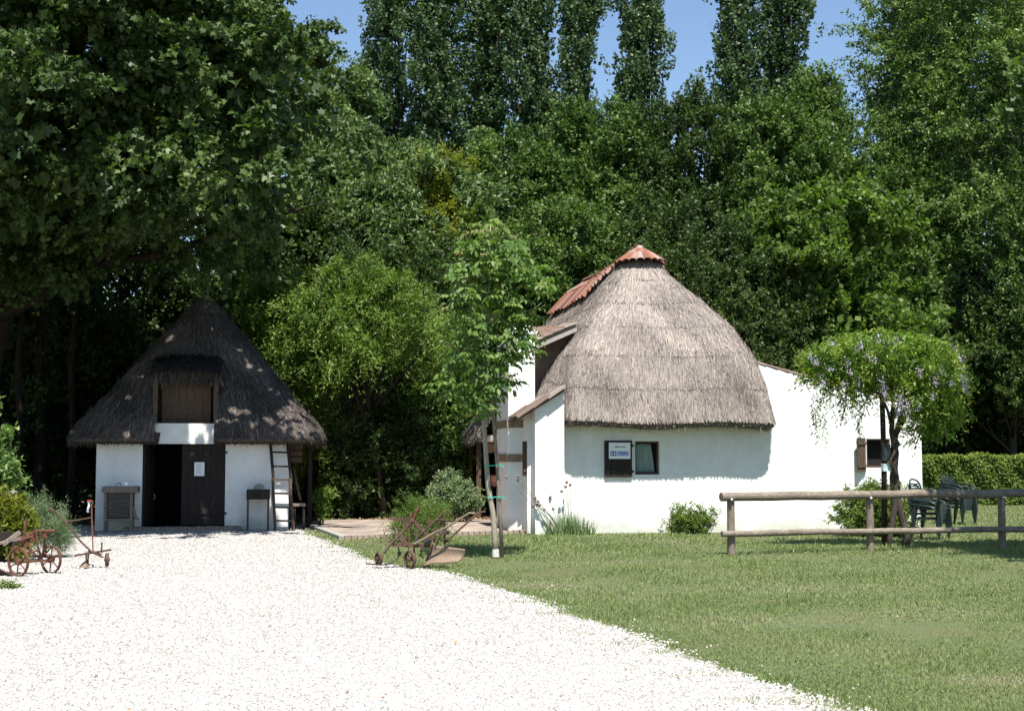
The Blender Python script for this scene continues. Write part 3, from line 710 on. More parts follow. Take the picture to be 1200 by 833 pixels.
mb.add([(au1, -.47, az1 + .03), (au0 - .32, -.47, az1 + .03 - (au1 - au0 + .32) * su), (au0 - .32, 1.2, az1 + .03 - (au1 - au0 + .32) * su), (au1, 1.2, az1 + .03), (au1, -.47, az1 - .03), (au0 - .32, -.47, az1 - .03 - (au1 - au0 + .32) * su), (au0 - .32, 1.2, az1 - .03 - (au1 - au0 + .32) * su), (au1, 1.2, az1 - .03)], [(0, 1, 2, 3), (4, 5, 6, 7), (0, 1, 5, 4), (1, 2, 6, 5)], .2)
mb.build('tiles', M['tile_old'], al)
# shutter on the alcove's side
z0, z1 = f2.uz(617, 558, .2)[1], f2.uz(617, 517, .2)[1]
side_shutter(f2.uz(622.5, 0, .1)[0], .10, .22, 20, z0, z1)
# chimney stack
cu0, cz0 = f2.uz(595.5, 392, .55); cu1 = f2.uz(627, 378, .55)[0]
mb = MB(); mb.box((cu0, .55, 0), (cu1, 2.35, cz0), jig=.0); mb.box((cu0 - .06, .49, cz0), (cu1 + .06, 2.41, cz0 + .10)); mb.box((cu0 + .08, .65, cz0 + .10), (cu1 - .08, 2.2, cz0 + .22))
ch = mb.build('chimney', M['white'], H2, bevel=.02)
mb = MB()
for (ya, yb) in ((492, 501), (532, 541)):
    za, zb = f2.uz(607, yb, .53)[1], f2.uz(607, ya, .53)[1]; mb.box((cu0 - .03, .525, za), (cu1 - .08, 2.3, zb))
mb.build('beam', M['beam'], ch)
# small penthouse roof between stack and thatch, over a dark brick recess
mb = MB(); mb.box((cu1, 1.75, 2.6), (cu1 + 1.1, 1.9, 4.6)); mb.build('brick_recess', M['brick'], H2)
p0 = Vector((*f2.uz(628, 401, 1.2)[:1], 1.2, f2.uz(628, 401, 1.2)[1])); p1 = Vector((f2.uz(676, 380, 1.2)[0], 1.2, f2.uz(676, 380, 1.2)[1]))
mb = MB(); bk = Vector((0, 1.6, .12))
mb.add([p0, p1, p1 + bk, p0 + bk, p0 + Vector((0, 0, -.07)), p1 + Vector((0, 0, -.07)), p1 + bk + Vector((0, 0, -.07)), p0 + bk + Vector((0, 0, -.07))], [(0, 1, 2, 3), (4, 5, 6, 7), (0, 1, 5, 4), (1, 2, 6, 5), (3, 0, 4, 7), (2, 3, 7, 6)], .9)
for i in range(9):
    for kx in range(4):
        a = p1.lerp(p0, kx / 4) + bk * (i / 9) + Vector((0, 0, .02)); b = p1.lerp(p0, (kx + 1.25) / 4) + bk * (i / 9) + Vector((0, 0, .035))
        tilearc(mb, a, b, (0, 0, 1), .09, random.uniform(.4, 1), rise=.5)
mb.build('penthouse_roof', M['tile_old'], H2)
mb = MB(); mb.bar(p0 + Vector((0, -.03, -.11)), p1 + Vector((0, -.03, -.11)), .05, .09); mb.build('fascia', M['mortar'], H2)
# porch roof behind the chimney (thatched lean-to) with posts and rail
def lean_thatch(name, A, B, C_, D_, n, parent, m):
    """A,B eave ends, C,D ridge ends"""
    A, B, C_, D_ = map(np.array, (A, B, C_, D_)); mb = MB()
    up = unit((D_ - A)[None])[0]; nr = np.cross(B - A, D_ - A); nr = nr / np.linalg.norm(nr); nr *= np.sign(nr[2])
    th = nr * -.2
    mb.add([A, B, C_, D_, A + th, B + th, C_ + th, D_ + th], [(0, 1, 2, 3), (7, 6, 5, 4), (0, 4, 5, 1), (1, 5, 6, 2), (3, 2, 6, 7), (0, 3, 7, 4)], .2)
    o = mb.build(name, M['thatch_base'], parent)
    u, v = rs.uniform(-.01, 1.01, n)[:, None], (rs.rand(n) - .02)[:, None]
    pos = (A * (1 - u) + B * u) * (1 - v) + (D_ * (1 - u) + C_ * u) * v
    cf = (v[:, 0] * 4) % 1
    V, k = leaf_verts(pos + nr * (.01 + .035 * (1 - cf) + rs.rand(n) * .02)[:, None], up + rnd(n) * .1 - nr * .06, nr + rnd(n) * .2, .3 * rs.uniform(.5, 1.1, n), .016 * rs.uniform(.5, 1.5, n), STRIP, 0)
    e = 1500; uu = rs.rand(e)[:, None]; dd = rs.rand(e)[:, None]
    V2, _ = leaf_verts(A * (1 - uu) + B * uu + th * dd + np.array([0, 0, .08]), unit(-up + rnd(e) * .16 - nr * .5), rnd(e), rs.uniform(.1, .24, e), rs.uniform(.008, .02, e), STRIP, 0)
    V3, _ = leaf_verts(A + (D_ - A) * uu + th * dd, unit(-up + rnd(e) * .2), rnd(e), rs.uniform(.1, .22, e), rs.uniform(.008, .02, e), STRIP, 0)
    np_mesh('reeds', np.vstack([V, V2, V3]), k, m, np.clip(rs.normal(.5, .2, n + 2 * e), 0, 1), o); return o
ea = f2.uz(550, 512, 6.5)
lean_thatch('porch_roof', (ea[0], 6.5, ea[1]), (ea[0], 10.5, ea[1]), (.3, 10.5, ea[1] + 2.3), (.3, 6.5, ea[1] + 2.3), 14000, H2, M['straw'])
for vv in (6.75, 8.5, 10.2): mb = MB(); mb.box((ea[0] + .22, vv, 0), (ea[0] + .34, vv + .12, ea[1] + .05)); mb.build('porch_post', M['wood_brown'], H2)
mb = MB(); mb.box((ea[0] + .18, 6.6, ea[1] - .12), (0.0, 6.74, ea[1] + .05)); mb.build('porch_beam', M['mortar'], H2)
mb = MB(); mb.box((0 - .06, 6.9, 0), (0.0, 7.8, 1.95)); mb.build('side_door', M['wood_dark'], H2)
# ------------------------------------------------------------------ hut with the dormer loft (left)
D0 = G(111, 622.5); f1 = Frame(D0, 10.0)
H1 = empty('thatched_hut', (D0.x, D0.y, 0), R(10.0)); tag(H1, 'small whitewashed hut under dark steep thatch with a black double door', 'hut')
U1 = f1.uz(338, 617)[0]
dr = (f1.uz(177, 0)[0], f1.uz(272, 0)[0], -0.0, f1.uz(224, 519)[1])
EZ1 = f1.uz(225, 516, -.5)[1]
mb = MB(); wall(mb, 0, U1, 0, EZ1 + .25, 0, .3, [dr])
mb.box((0, .3, 0), (.3, 7, EZ1 + .25)); mb.box((U1 - .3, .3, 0), (U1, 7, EZ1 + .25)); mb.box((.3, 6.7, 0), (U1 - .3, 7, EZ1 + .25))
pn = (f1.uz(190, 0, -.06)[0], f1.uz(260, 0, -.06)[0], f1.uz(225, 520, -.06)[1], f1.uz(225, 496, -.06)[1])
mb.build('wall', M['white'], H1)
mb = MB(); mb.box((pn[0], -.07, pn[2]), (pn[1], .0, pn[3])); mb.build('loft_panel', M['white'], H1)
mb = MB(); mb.add([(0.2, .02, .01), (U1, .02, .01), (U1, 6.9, .01), (0.2, 6.9, .01)], [(0, 1, 2, 3)])
mb.add([(0.2, 3.2, 0), (U1, 3.2, 0), (U1, 3.2, 3), (0.2, 3.2, 3)], [(0, 1, 2, 3)]); mb.build('interior', M['dark'], H1)
# lintel, leaves of the door
mb = MB(); mb.box((dr[0] - .03, -.03, dr[3] - .02), (dr[1] + .03, .0 - .002, dr[3] + .06)); mb.build('lintel', M['wood_dark'], H1)
mid = f1.uz(222, 0)[0]
def plank_door(name, org, ang, width, h):
    mb = MB(); d = Vector((math.cos(R(ang)), math.sin(R(ang)), 0)); nn = Vector((d.y, -d.x, 0)); k = max(3, round(width / .17))
    for i in range(k):
        p = Vector(org) + d * (width * i / k + .003); q = Vector(org) + d * (width * (i + 1) / k - .003)
        mb.bar(p + Vector((0, 0, h / 2)), q + Vector((0, 0, h / 2)), .04 + .004 * (i % 2), h - .01)
    for zz in (.3, h - .35): mb.bar(Vector(org) + nn * .034 + Vector((0, 0, zz)), Vector(org) + d * width + nn * .034 + Vector((0, 0, zz)), .025, .12)
    return mb.build(name, M['wood_dark'], H1)
h_d = dr[3] - .14
dR = plank_door('door', (mid, .05, .12), 0, dr[1] - mid - .01, h_d)
dL = plank_door('door', (dr[0] + .03, .04, .12), 80, .88, h_d)
mb = MB(); hz = f1.uz(192, 582, .7)[1]; mb.tube([(dr[0] + .20, .75, hz - .06), (dr[0] + .24, .75, hz), (dr[0] + .20, .75, hz + .06)], .012, 6); mb.build('handle', M['stone'], dL)
for zz in (.35, h_d - .1): mb = MB(); mb.box((dr[1] - .02, -.02, zz), (dr[1] + .04, .01, zz + .06)); mb.build('hinge', M['iron_dark'], dR)
# paper notice on the door leaf
pa, pb = f1.uz(236.5, 0, .0)[0], f1.uz(248, 0, .0)[0]; pc, pd = f1.uz(242, 557.5, .0)[1], f1.uz(242, 541.5, .0)[1]
pr = empty('paper_notice', tuple(f1.w((pa + pb) / 2, -.005, (pc + pd) / 2)), R(10)); tag(pr, 'white paper notice pinned on the black closed door leaf', 'notice')
mb = MB(); mb.box((-(pb - pa) / 2, 0, -(pd - pc) / 2), ((pb - pa) / 2, .004, (pd - pc) / 2)); mb.build('sheet', M['paper'], pr)
mb = MB()
for i in range(8):
    zz = (pd - pc) / 2 - .05 - i * .028; mb.box((-.075, -.002, zz), (-.075 + random.uniform(.09, .15), -.0005, zz + .009))
mb.build('print_lines', M['ink_grey'], pr)
# brick step
st = f1.uz(157, 0, -.3)[0], f1.uz(291, 0, -.3)[0]; mb = MB(); k = 26
for i in range(k):
    a = st[0] + (st[1] - st[0]) * i / k; mb.box((a + .004, -.34 + random.uniform(-.012, .012), 0), (st[0] + (st[1] - st[0]) * (i + 1) / k - .004, .0 - .003, .10 + random.uniform(-.008, .008)), t=random.random())
mb.build('step', mat('step_brick', (.20, .155, .125), .9, .1, var=(.30, .25, .21), scale=6, bump=.4), H1)
# thatch with the loft opening
eL, eR = f1.uz(73, 518, -.45)[0], f1.uz(384, 518, -.45)[0]; UC1 = (eL + eR) / 2; HW1 = (eR - eL) / 2
apz1 = at(222, 348, D0.y + 2.9).z
print('hut eave', EZ1, eL, eR, 'apex', apz1)
prof1 = [(EZ1, HW1), (EZ1 + .3, HW1 * .945), (3.0, HW1 * .74), (3.95, HW1 * .49), (4.7, HW1 * .28), (5.2, HW1 * .13), (apz1, .02)]
ho = (f1.uz(190, 0, 0)[0], f1.uz(260, 0, 0)[0]); hz1 = f1.uz(225, 438, .9)[1]
def hole1(u, v, z): return ho[0] - .0 < u < ho[1] + .0 and z < hz1 and v < 2.4
TH1 = Thatch(UC1, -.45, 2.6, 7.6, prof1, n_eave=12, rows=48)
r1 = TH1.build(H1, M['straw_old'], 150000, hole=hole1, courses=6, tmean=.42, slen=.22, sw=.013)
# eyebrow thatch over the loft, cheeks, posts, grated opening
oz0 = pn[3]; 
def brow():
    mb = MB(); n = 15; m_ = 8; P = []
    for i in range(m_):
        f = i / (m_ - 1)
        for j in range(n):
            g = -1 + 2 * j / (n - 1); hw = (ho[1] - ho[0]) / 2 + .10 - .0 * f
            vv = 1.75 + (-.02 - 1.75) * f; zz = 4.02 - (4.02 - hz1 + .0) * f ** 1.25 + .04 * (1 - g * g) - .05 * abs(g) ** 4 * f
            P.append(((ho[0] + ho[1]) / 2 + g * hw, vv, zz))
    mb.grid(P, m_, n); k = len(mb.v)
    for j in range(n): q = P[(m_ - 1) * n + j]; mb.v.append((q[0], q[1] + .10, q[2] - .20))
    for j in range(n): q = P[j]; mb.v.append((q[0], q[1] + .05, q[2] - .35))
    for j in range(n - 1):
        mb.f += [((m_ - 1) * n + j, (m_ - 1) * n + j + 1, k + j + 1, k + j), (k + j, k + j + 1, k + n + j + 1, k + n + j)]; mb.t += [.2, .2]
    o = mb.build('loft_hood', M['thatch_base'], H1, smooth=True)
    A = np.array(P).reshape(m_, n, 3); c = 12000
    fi = rs.rand(c) * (m_ - 1.001); fj = rs.rand(c) * (n - 1.001); i, j = fi.astype(int), fj.astype(int); a = (fi - i)[:, None]; b = (fj - j)[:, None]
    pos = (A[i, j] * (1 - b) + A[i, j + 1] * b) * (1 - a) + (A[i + 1, j] * (1 - b) + A[i + 1, j + 1] * b) * a
    dn = unit(A[i + 1, j] - A[i, j]); nr = unit(np.cross(dn, A[i, j + 1] - A[i, j])); nr *= np.sign(nr[:, 2:3])
    V, k = leaf_verts(pos + nr * (.02 + .03 * rs.rand(c))[:, None], dn + rnd(c) * .12 + nr * .05, nr + rnd(c) * .2, .26 * rs.uniform(.4, 1.2, c), .016 * rs.uniform(.5, 1.5, c), STRIP, 0)
    c2 = 2600; fj = rs.rand(c2) * (n - 1.001); j = fj.astype(int); b = (fj - j)[:, None]; e = A[-1, j] * (1 - b) + A[-1, j + 1] * b; dd = rs.rand(c2)[:, None]
    V2, _ = leaf_verts(e + np.array([0, .1, -.2]) * dd + np.array([0, 0, .08]), unit(np.array([0, -.2, -1.]) + rnd(c2) * .16), rnd(c2), rs.uniform(.12, .24, c2) + .12 * (rs.rand(c2) < .1), rs.uniform(.008, .02, c2), STRIP, 0)
    np_mesh('reeds', np.vstack([V, V2]), k, M['straw_old'], np.clip(rs.normal(.4, .2, c + c2), 0, 1), o)
brow()
for uu in (ho[0] - .02, ho[1] - .05): mb = MB(); mb.box((uu, -.04, oz0 + .0), (uu + .08, .06, hz1 - .12)); mb.build('loft_post', M['wood_brown'], H1)
for uu in (ho[0] - .05, ho[1] + .02):
    mb = MB()
    zs = np.linspace(EZ1, hz1 + .02, 14)
    for za, zb in zip(zs, zs[1:]):
        va_, vb_ = [TH1.va - (TH1.va - TH1.ve) * np.interp(z_, TH1.pz, TH1.pw) / TH1.pw[0] for z_ in (za, zb)]
        lo = -.10 if zb < oz0 + .08 else .02; a0_, a1_ = min(va_, lo), max(va_, .36); b0_, b1_ = min(vb_, lo), max(vb_, .36)
        mb.add([(uu, a0_, za), (uu, a1_, za), (uu, b1_, zb), (uu, b0_, zb), (uu + .03, a0_, za), (uu + .03, a1_, za), (uu + .03, b1_, zb), (uu + .03, b0_, zb)], [(0, 1, 2, 3), (7, 6, 5, 4), (0, 3, 7, 4), (1, 5, 6, 2)])
    mb.build('loft_cheek', M['thatch_base'], H1)
mb = MB(); mb.box((ho[0] - .1, .36, EZ1 + .02), (ho[1] + .1, .40, hz1 + .0)); mb.build('loft_backing', M['dark'], H1)  # dark board added behind the shutter to stop light showing through
mb = MB(); mb.box((U1 + .003, .02, 0), (U1 + .04, 7, EZ1 + .2)); mb.build('side_shade_panel', M['wood_dark'], H1)  # dark sheet added over the white side wall to imitate alcove shade
mb = MB(); mb.box((ho[0], .0, oz0 - .06), (ho[1], .5, oz0 - .003)); mb.build('loft_sill', M['wood_dark'], H1)
mb = MB(); a, b = ho[0] + .13, ho[1] - .12; k = 6
for i in range(k): mb.box((a + (b - a) * i / k + .003, .30, oz0), (a + (b - a) * (i + 1) / k - .003, .33, hz1 + .1))
for zz in (oz0 + .12, oz0 + .45, oz0 + .78): mb.box((a, .275, zz), (b, .299, zz + .05))
mb.build('loft_shutter', M['wood_brown'], H1)

def foot_dirt(m):
    n = m.node_tree.nodes; l = m.node_tree.links; b = n['Principled BSDF']; src_ = b.inputs['Base Color'].links[0].from_socket
    tc = n.new('ShaderNodeTexCoord'); sp = n.new('ShaderNodeSeparateXYZ'); l.new(tc.outputs['Object'], sp.inputs[0])
    no = n.new('ShaderNodeTexNoise'); no.inputs['Scale'].default_value = 2.6; no.inputs['Detail'].default_value = 7; l.new(tc.outputs['Object'], no.inputs['Vector'])
    ma = n.new('ShaderNodeMath'); ma.operation = 'MULTIPLY_ADD'; l.new(no.outputs['Fac'], ma.inputs[0]); ma.inputs[1].default_value = -.55; l.new(sp.outputs['Z'], ma.inputs[2])
    mr = n.new('ShaderNodeMapRange'); l.new(ma.outputs[0], mr.inputs[0]); mr.inputs[1].default_value = -.22; mr.inputs[2].default_value = .08; mr.inputs[3].default_value = .55; mr.inputs[4].default_value = 0
    mx = n.new('ShaderNodeMix'); mx.data_type = 'RGBA'; l.new(mr.outputs[0], mx.inputs[0]); l.new(src_, mx.inputs[6]); mx.inputs[7].default_value = (.36, .37, .28, 1); l.new(mx.outputs[2], b.inputs['Base Color'])
foot_dirt(M['white'])
# ------------------------------------------------------------------ leaves
L_ = {}
L_['plane'] = leafmat('plane_leaf', (0.023, 0.043, 0.010), (0.051, 0.086, 0.023), (0.108, 0.149, 0.036), .20, .45, .45)
L_['poplar'] = leafmat('poplar_leaf', (0.032, 0.059, 0.024), (0.062, 0.105, 0.044), (0.123, 0.172, 0.091), .20, .48, .45)
L_['mid'] = leafmat('mixed_leaf', (0.029, 0.062, 0.014), (0.070, 0.120, 0.028), (0.144, 0.199, 0.053), .22, .5)
L_['blue'] = leafmat('long_leaf', (0.046, 0.080, 0.026), (0.092, 0.140, 0.048), (0.173, 0.224, 0.090), .22, .5)
L_['dark'] = leafmat('hornbeam_leaf', (0.019, 0.038, 0.010), (0.044, 0.072, 0.019), (0.088, 0.123, 0.032), .20, .5)
L_['light'] = leafmat('light_leaf', (0.062, 0.101, 0.021), (0.117, 0.178, 0.033), (0.206, 0.267, 0.057), .32)
L_['yellow'] = leafmat('yellow_leaf', (0.083, 0.100, 0.013), (0.154, 0.168, 0.021), (0.242, 0.231, 0.038), .35)
L_['walnut'] = leafmat('walnut_leaf', (0.051, 0.090, 0.022), (0.096, 0.148, 0.038), (0.192, 0.201, 0.067), .32)
L_['hedge'] = leafmat('hedge_leaf', (0.049, 0.082, 0.016), (0.113, 0.164, 0.031), (0.216, 0.260, 0.062), .28)
L_['grey'] = leafmat('grey_leaf', (0.083, 0.131, 0.062), (0.152, 0.207, 0.107), (0.248, 0.297, 0.163), .20)
L_['laurel'] = leafmat('laurel_leaf', (0.049, 0.091, 0.022), (0.092, 0.160, 0.040), (0.184, 0.251, 0.084), .28, .3, .5)
def X(px, Y): return (px - 600) / F * Y
def bg(px, py_top, Y, r, zb, label, lm, group='trees standing behind the cottages', name='broadleaf_tree', leaf=(.14, .6), lobes=6, nc=110, cr=.72, tw=8, per=50, ry=None, wide=1.0, **kw):
    """a tree whose top stands at the given height in the picture"""
    zt = zat(py_top, Y) - cr * .75; h = zt - zb; rx = r * .9
    ry = ry or r
    kw.setdefault('inner', .72); kw.setdefault('low', .10); lb = [(0, 0, zb + h * .52, rx * .72, ry * .7, h * .46)]
    for i in range(lobes):
        a = -math.pi * (i + .5) / lobes if i < lobes - 1 else random.uniform(0, 3)
        zc = zb + h * random.uniform(.18, .80); q = rx * random.uniform(.30, .46)
        f = 1 - max(0, (zc - zb) / h - .55) * 1.2
        lb.append((math.cos(a) * rx * .68 * f, math.sin(a) * ry * .66 * f, zc, q, q, q * random.uniform(.8, 1.3)))
    return tree(name, label, 'tree', (X(px, Y), Y, 0), lb, (zt - .8, .10 + r * .035), nc, cr, tw, per, leaf, L_[lm], group=group, **kw)
GB = 'trees standing behind the cottages'
# Lombardy poplars, far back
def poplar(seed, r, h):
    global rs; keep = rs; rs = np.random.RandomState(seed)
    lb = [(0, 0, 7.5, r * .9, r * .9, 4.5)] + [(math.cos(i * 2.4) * r * .22, math.sin(i * 2.4) * r * .22, 8 + i * 2.35, r * (1.02 - .045 * max(0, i - 3)), r, 2.4) for i in range(int((h - 8) / 2.35))]
    t = tree('poplar_tree', 'x', 'tree', (0, 0, 0), lb, (h - 1.5, .28), 235, .6, 6, 34, (.15, .8), L_['poplar'], bark='bark', limbs=40, limb_r=.06, twig_up=1.7, twig_out=.45, twig_rnd=.25, flat=1.8, tl=1.5, back=.5, inner=.4, fill=.05, tint0=.5, low=1.0, nrm_up=.1)
    rs = keep; return t
pA = poplar(3, 1.12, 27); pB = poplar(11, .98, 26)
PG = 'Lombardy poplars in the far row'
pop = [(456, 61, 0, 1.02, 'leftmost tall narrow poplar, standing apart against the blue sky'),
       (512, 60, 1, 1.2, 'slender poplar, second from the left in the far row'),
       (572, 62, 0, 1.2, 'broad poplar in the middle of the dense left poplar group'),
       (628, 61, 1, 1.05, 'poplar at the right end of the dense left poplar group'),
       (681, 60, 1, .88, 'thin poplar column between two slits of blue sky'),
       (751, 61, 0, .98, 'poplar column rising straight above the tile-capped thatched roof'),
       (868, 60, 1, 1.0, 'left of the two joined poplars standing free in the sky'),
       (922, 61, 0, 1.08, 'right of the two joined poplars standing free in the sky'),
       (1072, 62, 0, 1.05, 'poplar behind the hazy feathery tree, left of the last sky gap'),
       (1130, 61, 1, 1.05, 'poplar half hidden behind the feathery tree at upper right'),
       (1190, 60, 0, 1.0, 'poplar at the far right edge of the picture')]
src = {0: pA, 1: pB}; used = set()
for i, (px, Y, k, sc, lab) in enumerate(pop):
    r0 = src[k]
    if k not in used:
        used.add(k); r0.location = (X(px, Y), Y, 0); r0.rotation_euler.z = i * .4 - .3; r0.scale = (sc, sc, 1); r0['label'] = lab; r0['group'] = PG
    else: dup(r0, (X(px, Y), Y, 0), (i * 1.1) % 1.4 - .7, lab, (sc * (-1 if i % 2 else 1) if False else sc, sc, .94 + .03 * (i % 4)), group=PG)
# mixed wood behind the cottages
bg(398, 62, 47, 3.0, 3.5, 'tall pale green tree with drooping leaves behind the hut and left of the poplars', 'blue', leaf=(.22, .34), droop=.5, nc=140, twig_up=.1, lobes=8, per=40)
bg(470, 150, 45, 3.2, 3, 'drooping-leaved tree sloping down to the right of the tallest pale one', 'blue', leaf=(.22, .34), droop=.5, nc=115, twig_up=.1, lobes=7, per=40)
bg(522, 165, 43.5, 1.15, 5.5, 'narrow yellow-green plume of foliage left of the middle of the wood', 'yellow', leaf=(.13, .5), nc=55, cr=.6, lobes=4, twig_up=.8, back=.3)
bg(590, 135, 50, 3.1, 3, 'round green tree in front of the dense left poplar group', 'mid', nc=115)
bg(560, 235, 43, 2.9, 1.0, 'bushy green tree right behind the young walnut', 'mid', nc=115, leaf=(.12, .62))
bg(672, 118, 49, 2.9, 2.5, 'green tree under the thin poplar, left of the thatched peak', 'mid', nc=140)
bg(738, 108, 47, 2.6, 2, 'tree with upright shoots just above the red ridge tiles', 'mid', twig_up=.9, nc=130)
bg(660, 215, 43, 3.0, 1.0, 'lower bushy tree filling the wood left of the thatched roof', 'mid', nc=115, leaf=(.12, .62))
bg(812, 88, 46, 2.7, 1.5, 'dark hornbeam with upright shoots reaching into the sky', 'dark', twig_up=1.1, nc=115, leaf=(.13, .55))
bg(800, 215, 42.5, 3.2, .8, 'dark dense hornbeam directly behind the tile-capped roof', 'dark', twig_up=.5, nc=140, leaf=(.12, .55))
bg(905, 105, 46, 2.9, 2, 'bright bushy tree below the two joined poplars', 'mid', nc=115)
bg(962, 75, 47, 1.7, 2.5, 'pointed tree whose tip stands in the right sky gap', 'mid', nc=120, twig_up=.8)
bg(955, 210, 42.5, 3.3, 2.2, 'broad hazel-leaved tree above the right end of the cottage roof', 'light', nc=115, leaf=(.16, .8), tint0=.15)
bg(880, 300, 41, 2.3, .8, 'dark shrubby tree beside the right slope of the thatch', 'dark', nc=120, leaf=(.11, .55))
bg(1050, 150, 53, 2.8, 2, 'tree between the pointed tip and the feathery right tree', 'mid', nc=140)
bg(1045, 300, 53, 3.0, 2.0, 'low broadleaf tree above the flowering wisteria', 'mid', nc=130)
bg(1185, 330, 52, 3.0, 2.2, 'dim broadleaf tree above the clipped hedge at right', 'dark', nc=120)
bg(440, 262, 41, 2.5, 2.2, 'dark layered evergreen behind the yellow-green elder', 'dark', leaf=(.14, .4), nc=130, flat=.3, twig_up=-.1, cr=1.1)
bg(340, 190, 44, 3.2, 1.0, 'dark green tree between the plane tree and the drooping one', 'dark', nc=115)
bg(250, 250, 44, 3.5, .5, 'dark tree behind the peak of the hut', 'dark', nc=110)
# big feathery tree at the right
lb = [(0, 0, 10.5, 3.8, 3.2, 5.0), (-3.0, -1.2, 9.5, 1.6, 1.5, 2.6), (-3.3, -.5, 13, 1.3, 1.4, 2.2), (-1.6, -2, 7.2, 2.0, 1.6, 1.8), (1.5, -2, 8, 2.2, 1.7, 2.5), (0.6, -2.2, 12, 2.4, 1.6, 2.2), (-1.4, -1.4, 15, 1.9, 1.6, 1.8)]
tree('locust_tree', 'big feathery pale-green tree with bare twigs filling the upper right corner', 'tree', (21.3, 55.0, 0), [(l[0] * 1.2 - 2.2, *[v * 1.3 for v in l[1:]]) for l in lb], (17, .34), 300, 1.05, 8, 48, (.15, .5), L_['mid'], limbs=40, limb_r=.06, twig_up=.2, twig_rnd=.5, droop=.25, tl=1.5, back=.3, inner=.45, fill=.05, tint0=.62, bark='bark_pale')
# near tree just right of the frame: only its shade and a few leaves reach the picture
tree('maple_tree', 'leafy tree just outside the right edge whose shade falls on the rail', 'tree', (10.9, 21.3, 0), [(0, 0, 7.4, 2.3, 2.4, 2.1), (-.6, -1.2, 7.0, 1.6, 1.6, 1.5), (-.9, .2, 6.4, 1.5, 1.8, 1.1), (.8, .5, 8.4, 1.6, 1.6, 1.4), (0, -.2, 5.6, 1.8, 1.8, 1.0)], (7.2, .14), 190, .7, 8, 40, (.15, .8), L_['mid'], limbs=14, back=1, low=.6)
# great plane tree over the hut
def hut_spots():  # sun spots chosen on the hut; the crown is pierced toward each
    q = random.Random(5); o = []
    for (px, py, v, r) in ((222, 352, 2.6, .10), (203, 399, 1.6, .16), (196, 405, 1.5, .12), (245, 388, 1.7, .12), (160, 430, 1.2, .12), (146, 433, 1.2, .10), (136, 440, .9, .10), (148, 477, .4, .16), (163, 452, .8, .09), (148, 512, -.4, .14), (120, 476, .5, .07), (275, 492, .1, .20), (268, 500, -.1, .16), (303, 444, 1.0, .13), (280, 412, 1.3, .12), (318, 470, .6, .11), (290, 430, 1.1, .08), (231, 503, -.07, .15), (240, 508, -.07, .15), (222, 512, -.07, .12), (253, 510, -.07, .10), (300, 505, -.2, .16), (320, 500, -.1, .2), (335, 505, .1, .2), (350, 508, .4, .2), (345, 490, .5, .18), (79, 515, 0, .10), (330, 606, -.0, .28), (328, 596, 0, .2), (185, 360, 2, .07), (225, 436, 1.0, .09), (233, 438, .9, .07)):
        u, z = f1.uz(px, py, v); p = f1.w(u, v, z)
        for j in range(3): o.append(((p.x + q.gauss(0, r * .5), p.y, p.z + q.gauss(0, r * .5)), r * q.uniform(.45, .8)))
    return o
lb = [(-.4, .2, 11.0, 6.0, 5.4, 5.6), (3.6, -1.6, 9.2, 2.9, 2.6, 2.9), (3.3, .4, 12.0, 2.0, 2.6, 2.8), (1.0, -3.6, 8.6, 3.2, 2.0, 2.6), (-2.6, -3.4, 8.2, 3.2, 2.2, 2.5), (4.2, .8, 7.2, 2.4, 2.4, 1.5), (0.6, -1.4, 6.9, 3.6, 2.8, 1.5), (-4.0, -1.0, 7.4, 3.0, 3.2, 2.0), (2.6, -3.2, 11.6, 2.6, 2.0, 2.4), (-1.6, -4.0, 11.4, 3.2, 1.8, 2.6), (4.3, -.5, 9.6, 1.7, 2.0, 1.6), (6.1, -1.9, 8.7, 1.6, 2.1, 1.5), (5.2, -2.6, 7.0, 1.7, 1.7, 1.1), (1.5, 5.5, 10.5, 5.0, 3.2, 4.0), (-3, 6, 9, 4, 3, 3.5)]
pt = tree('plane_tree', 'huge dark-leaved plane tree overhanging the hut at left', 'tree', (-11.15, 30.6, 0), lb, (.1, .05), 640, .80, 9, 56, (.118, .9), L_['plane'], limbs=0, shape=PALM, fold=.25, curl=.3, back=.55, inner=.66, fill=.07, beams=hut_spots(), droop=.35, nrm_up=.8, tint0=.5, low=.6, twig_up=.15, flat=.5)
bpy.data.objects.remove(pt.children[1] if pt.children[1].name.startswith('trunk') else pt.children[0])
mb = MB(); b0 = Vector((-1.2, 1.9, 0))
mb.tube([b0, b0 + Vector((.1, 0, 1.5)), b0 + Vector((.3, -.1, 3.6)), b0 + Vector((.9, -.3, 6)), b0 + Vector((2, -1, 9)), b0 + Vector((3, -1.4, 12.5))], [.50, .40, .36, .30, .2, .08], 12)
for (dx, dy, dz, z0, r) in ((5.5, -3.6, 7.2, 3.4, .19), (7.3, -2.6, 9.0, 4.6, .17), (1.5, -4.2, 8.4, 3.8, .18), (-2.6, -3.2, 8.5, 4, .17), (6.0, -.5, 10.5, 5.5, .15), (3.6, -4, 10, 5, .15), (8, .4, 7.6, 4.4, .13)):
    a = b0 + Vector((.4, -.1, z0 + 1.3)); c = b0 + Vector((dx, dy, dz)); mid = a.lerp(c, .5) + Vector((0, 0, -.35))
    mb.tube([a, a.lerp(mid, .5), mid, mid.lerp(c, .5), c], [r, r * .85, r * .7, r * .45, r * .12], 8)
    for q in range(4):
        e = mid.lerp(c, random.uniform(.1, .9)); g = e + Vector((random.uniform(-1.3, 1.3), random.uniform(-1.2, .6), random.uniform(.1, 1.3))); mb.tube([e, e.lerp(g, .5) + Vector((0, 0, .08)), g], [.05, .035, .01], 5)
mb.build('trunk', M['bark_shaded'], pt, smooth=True)
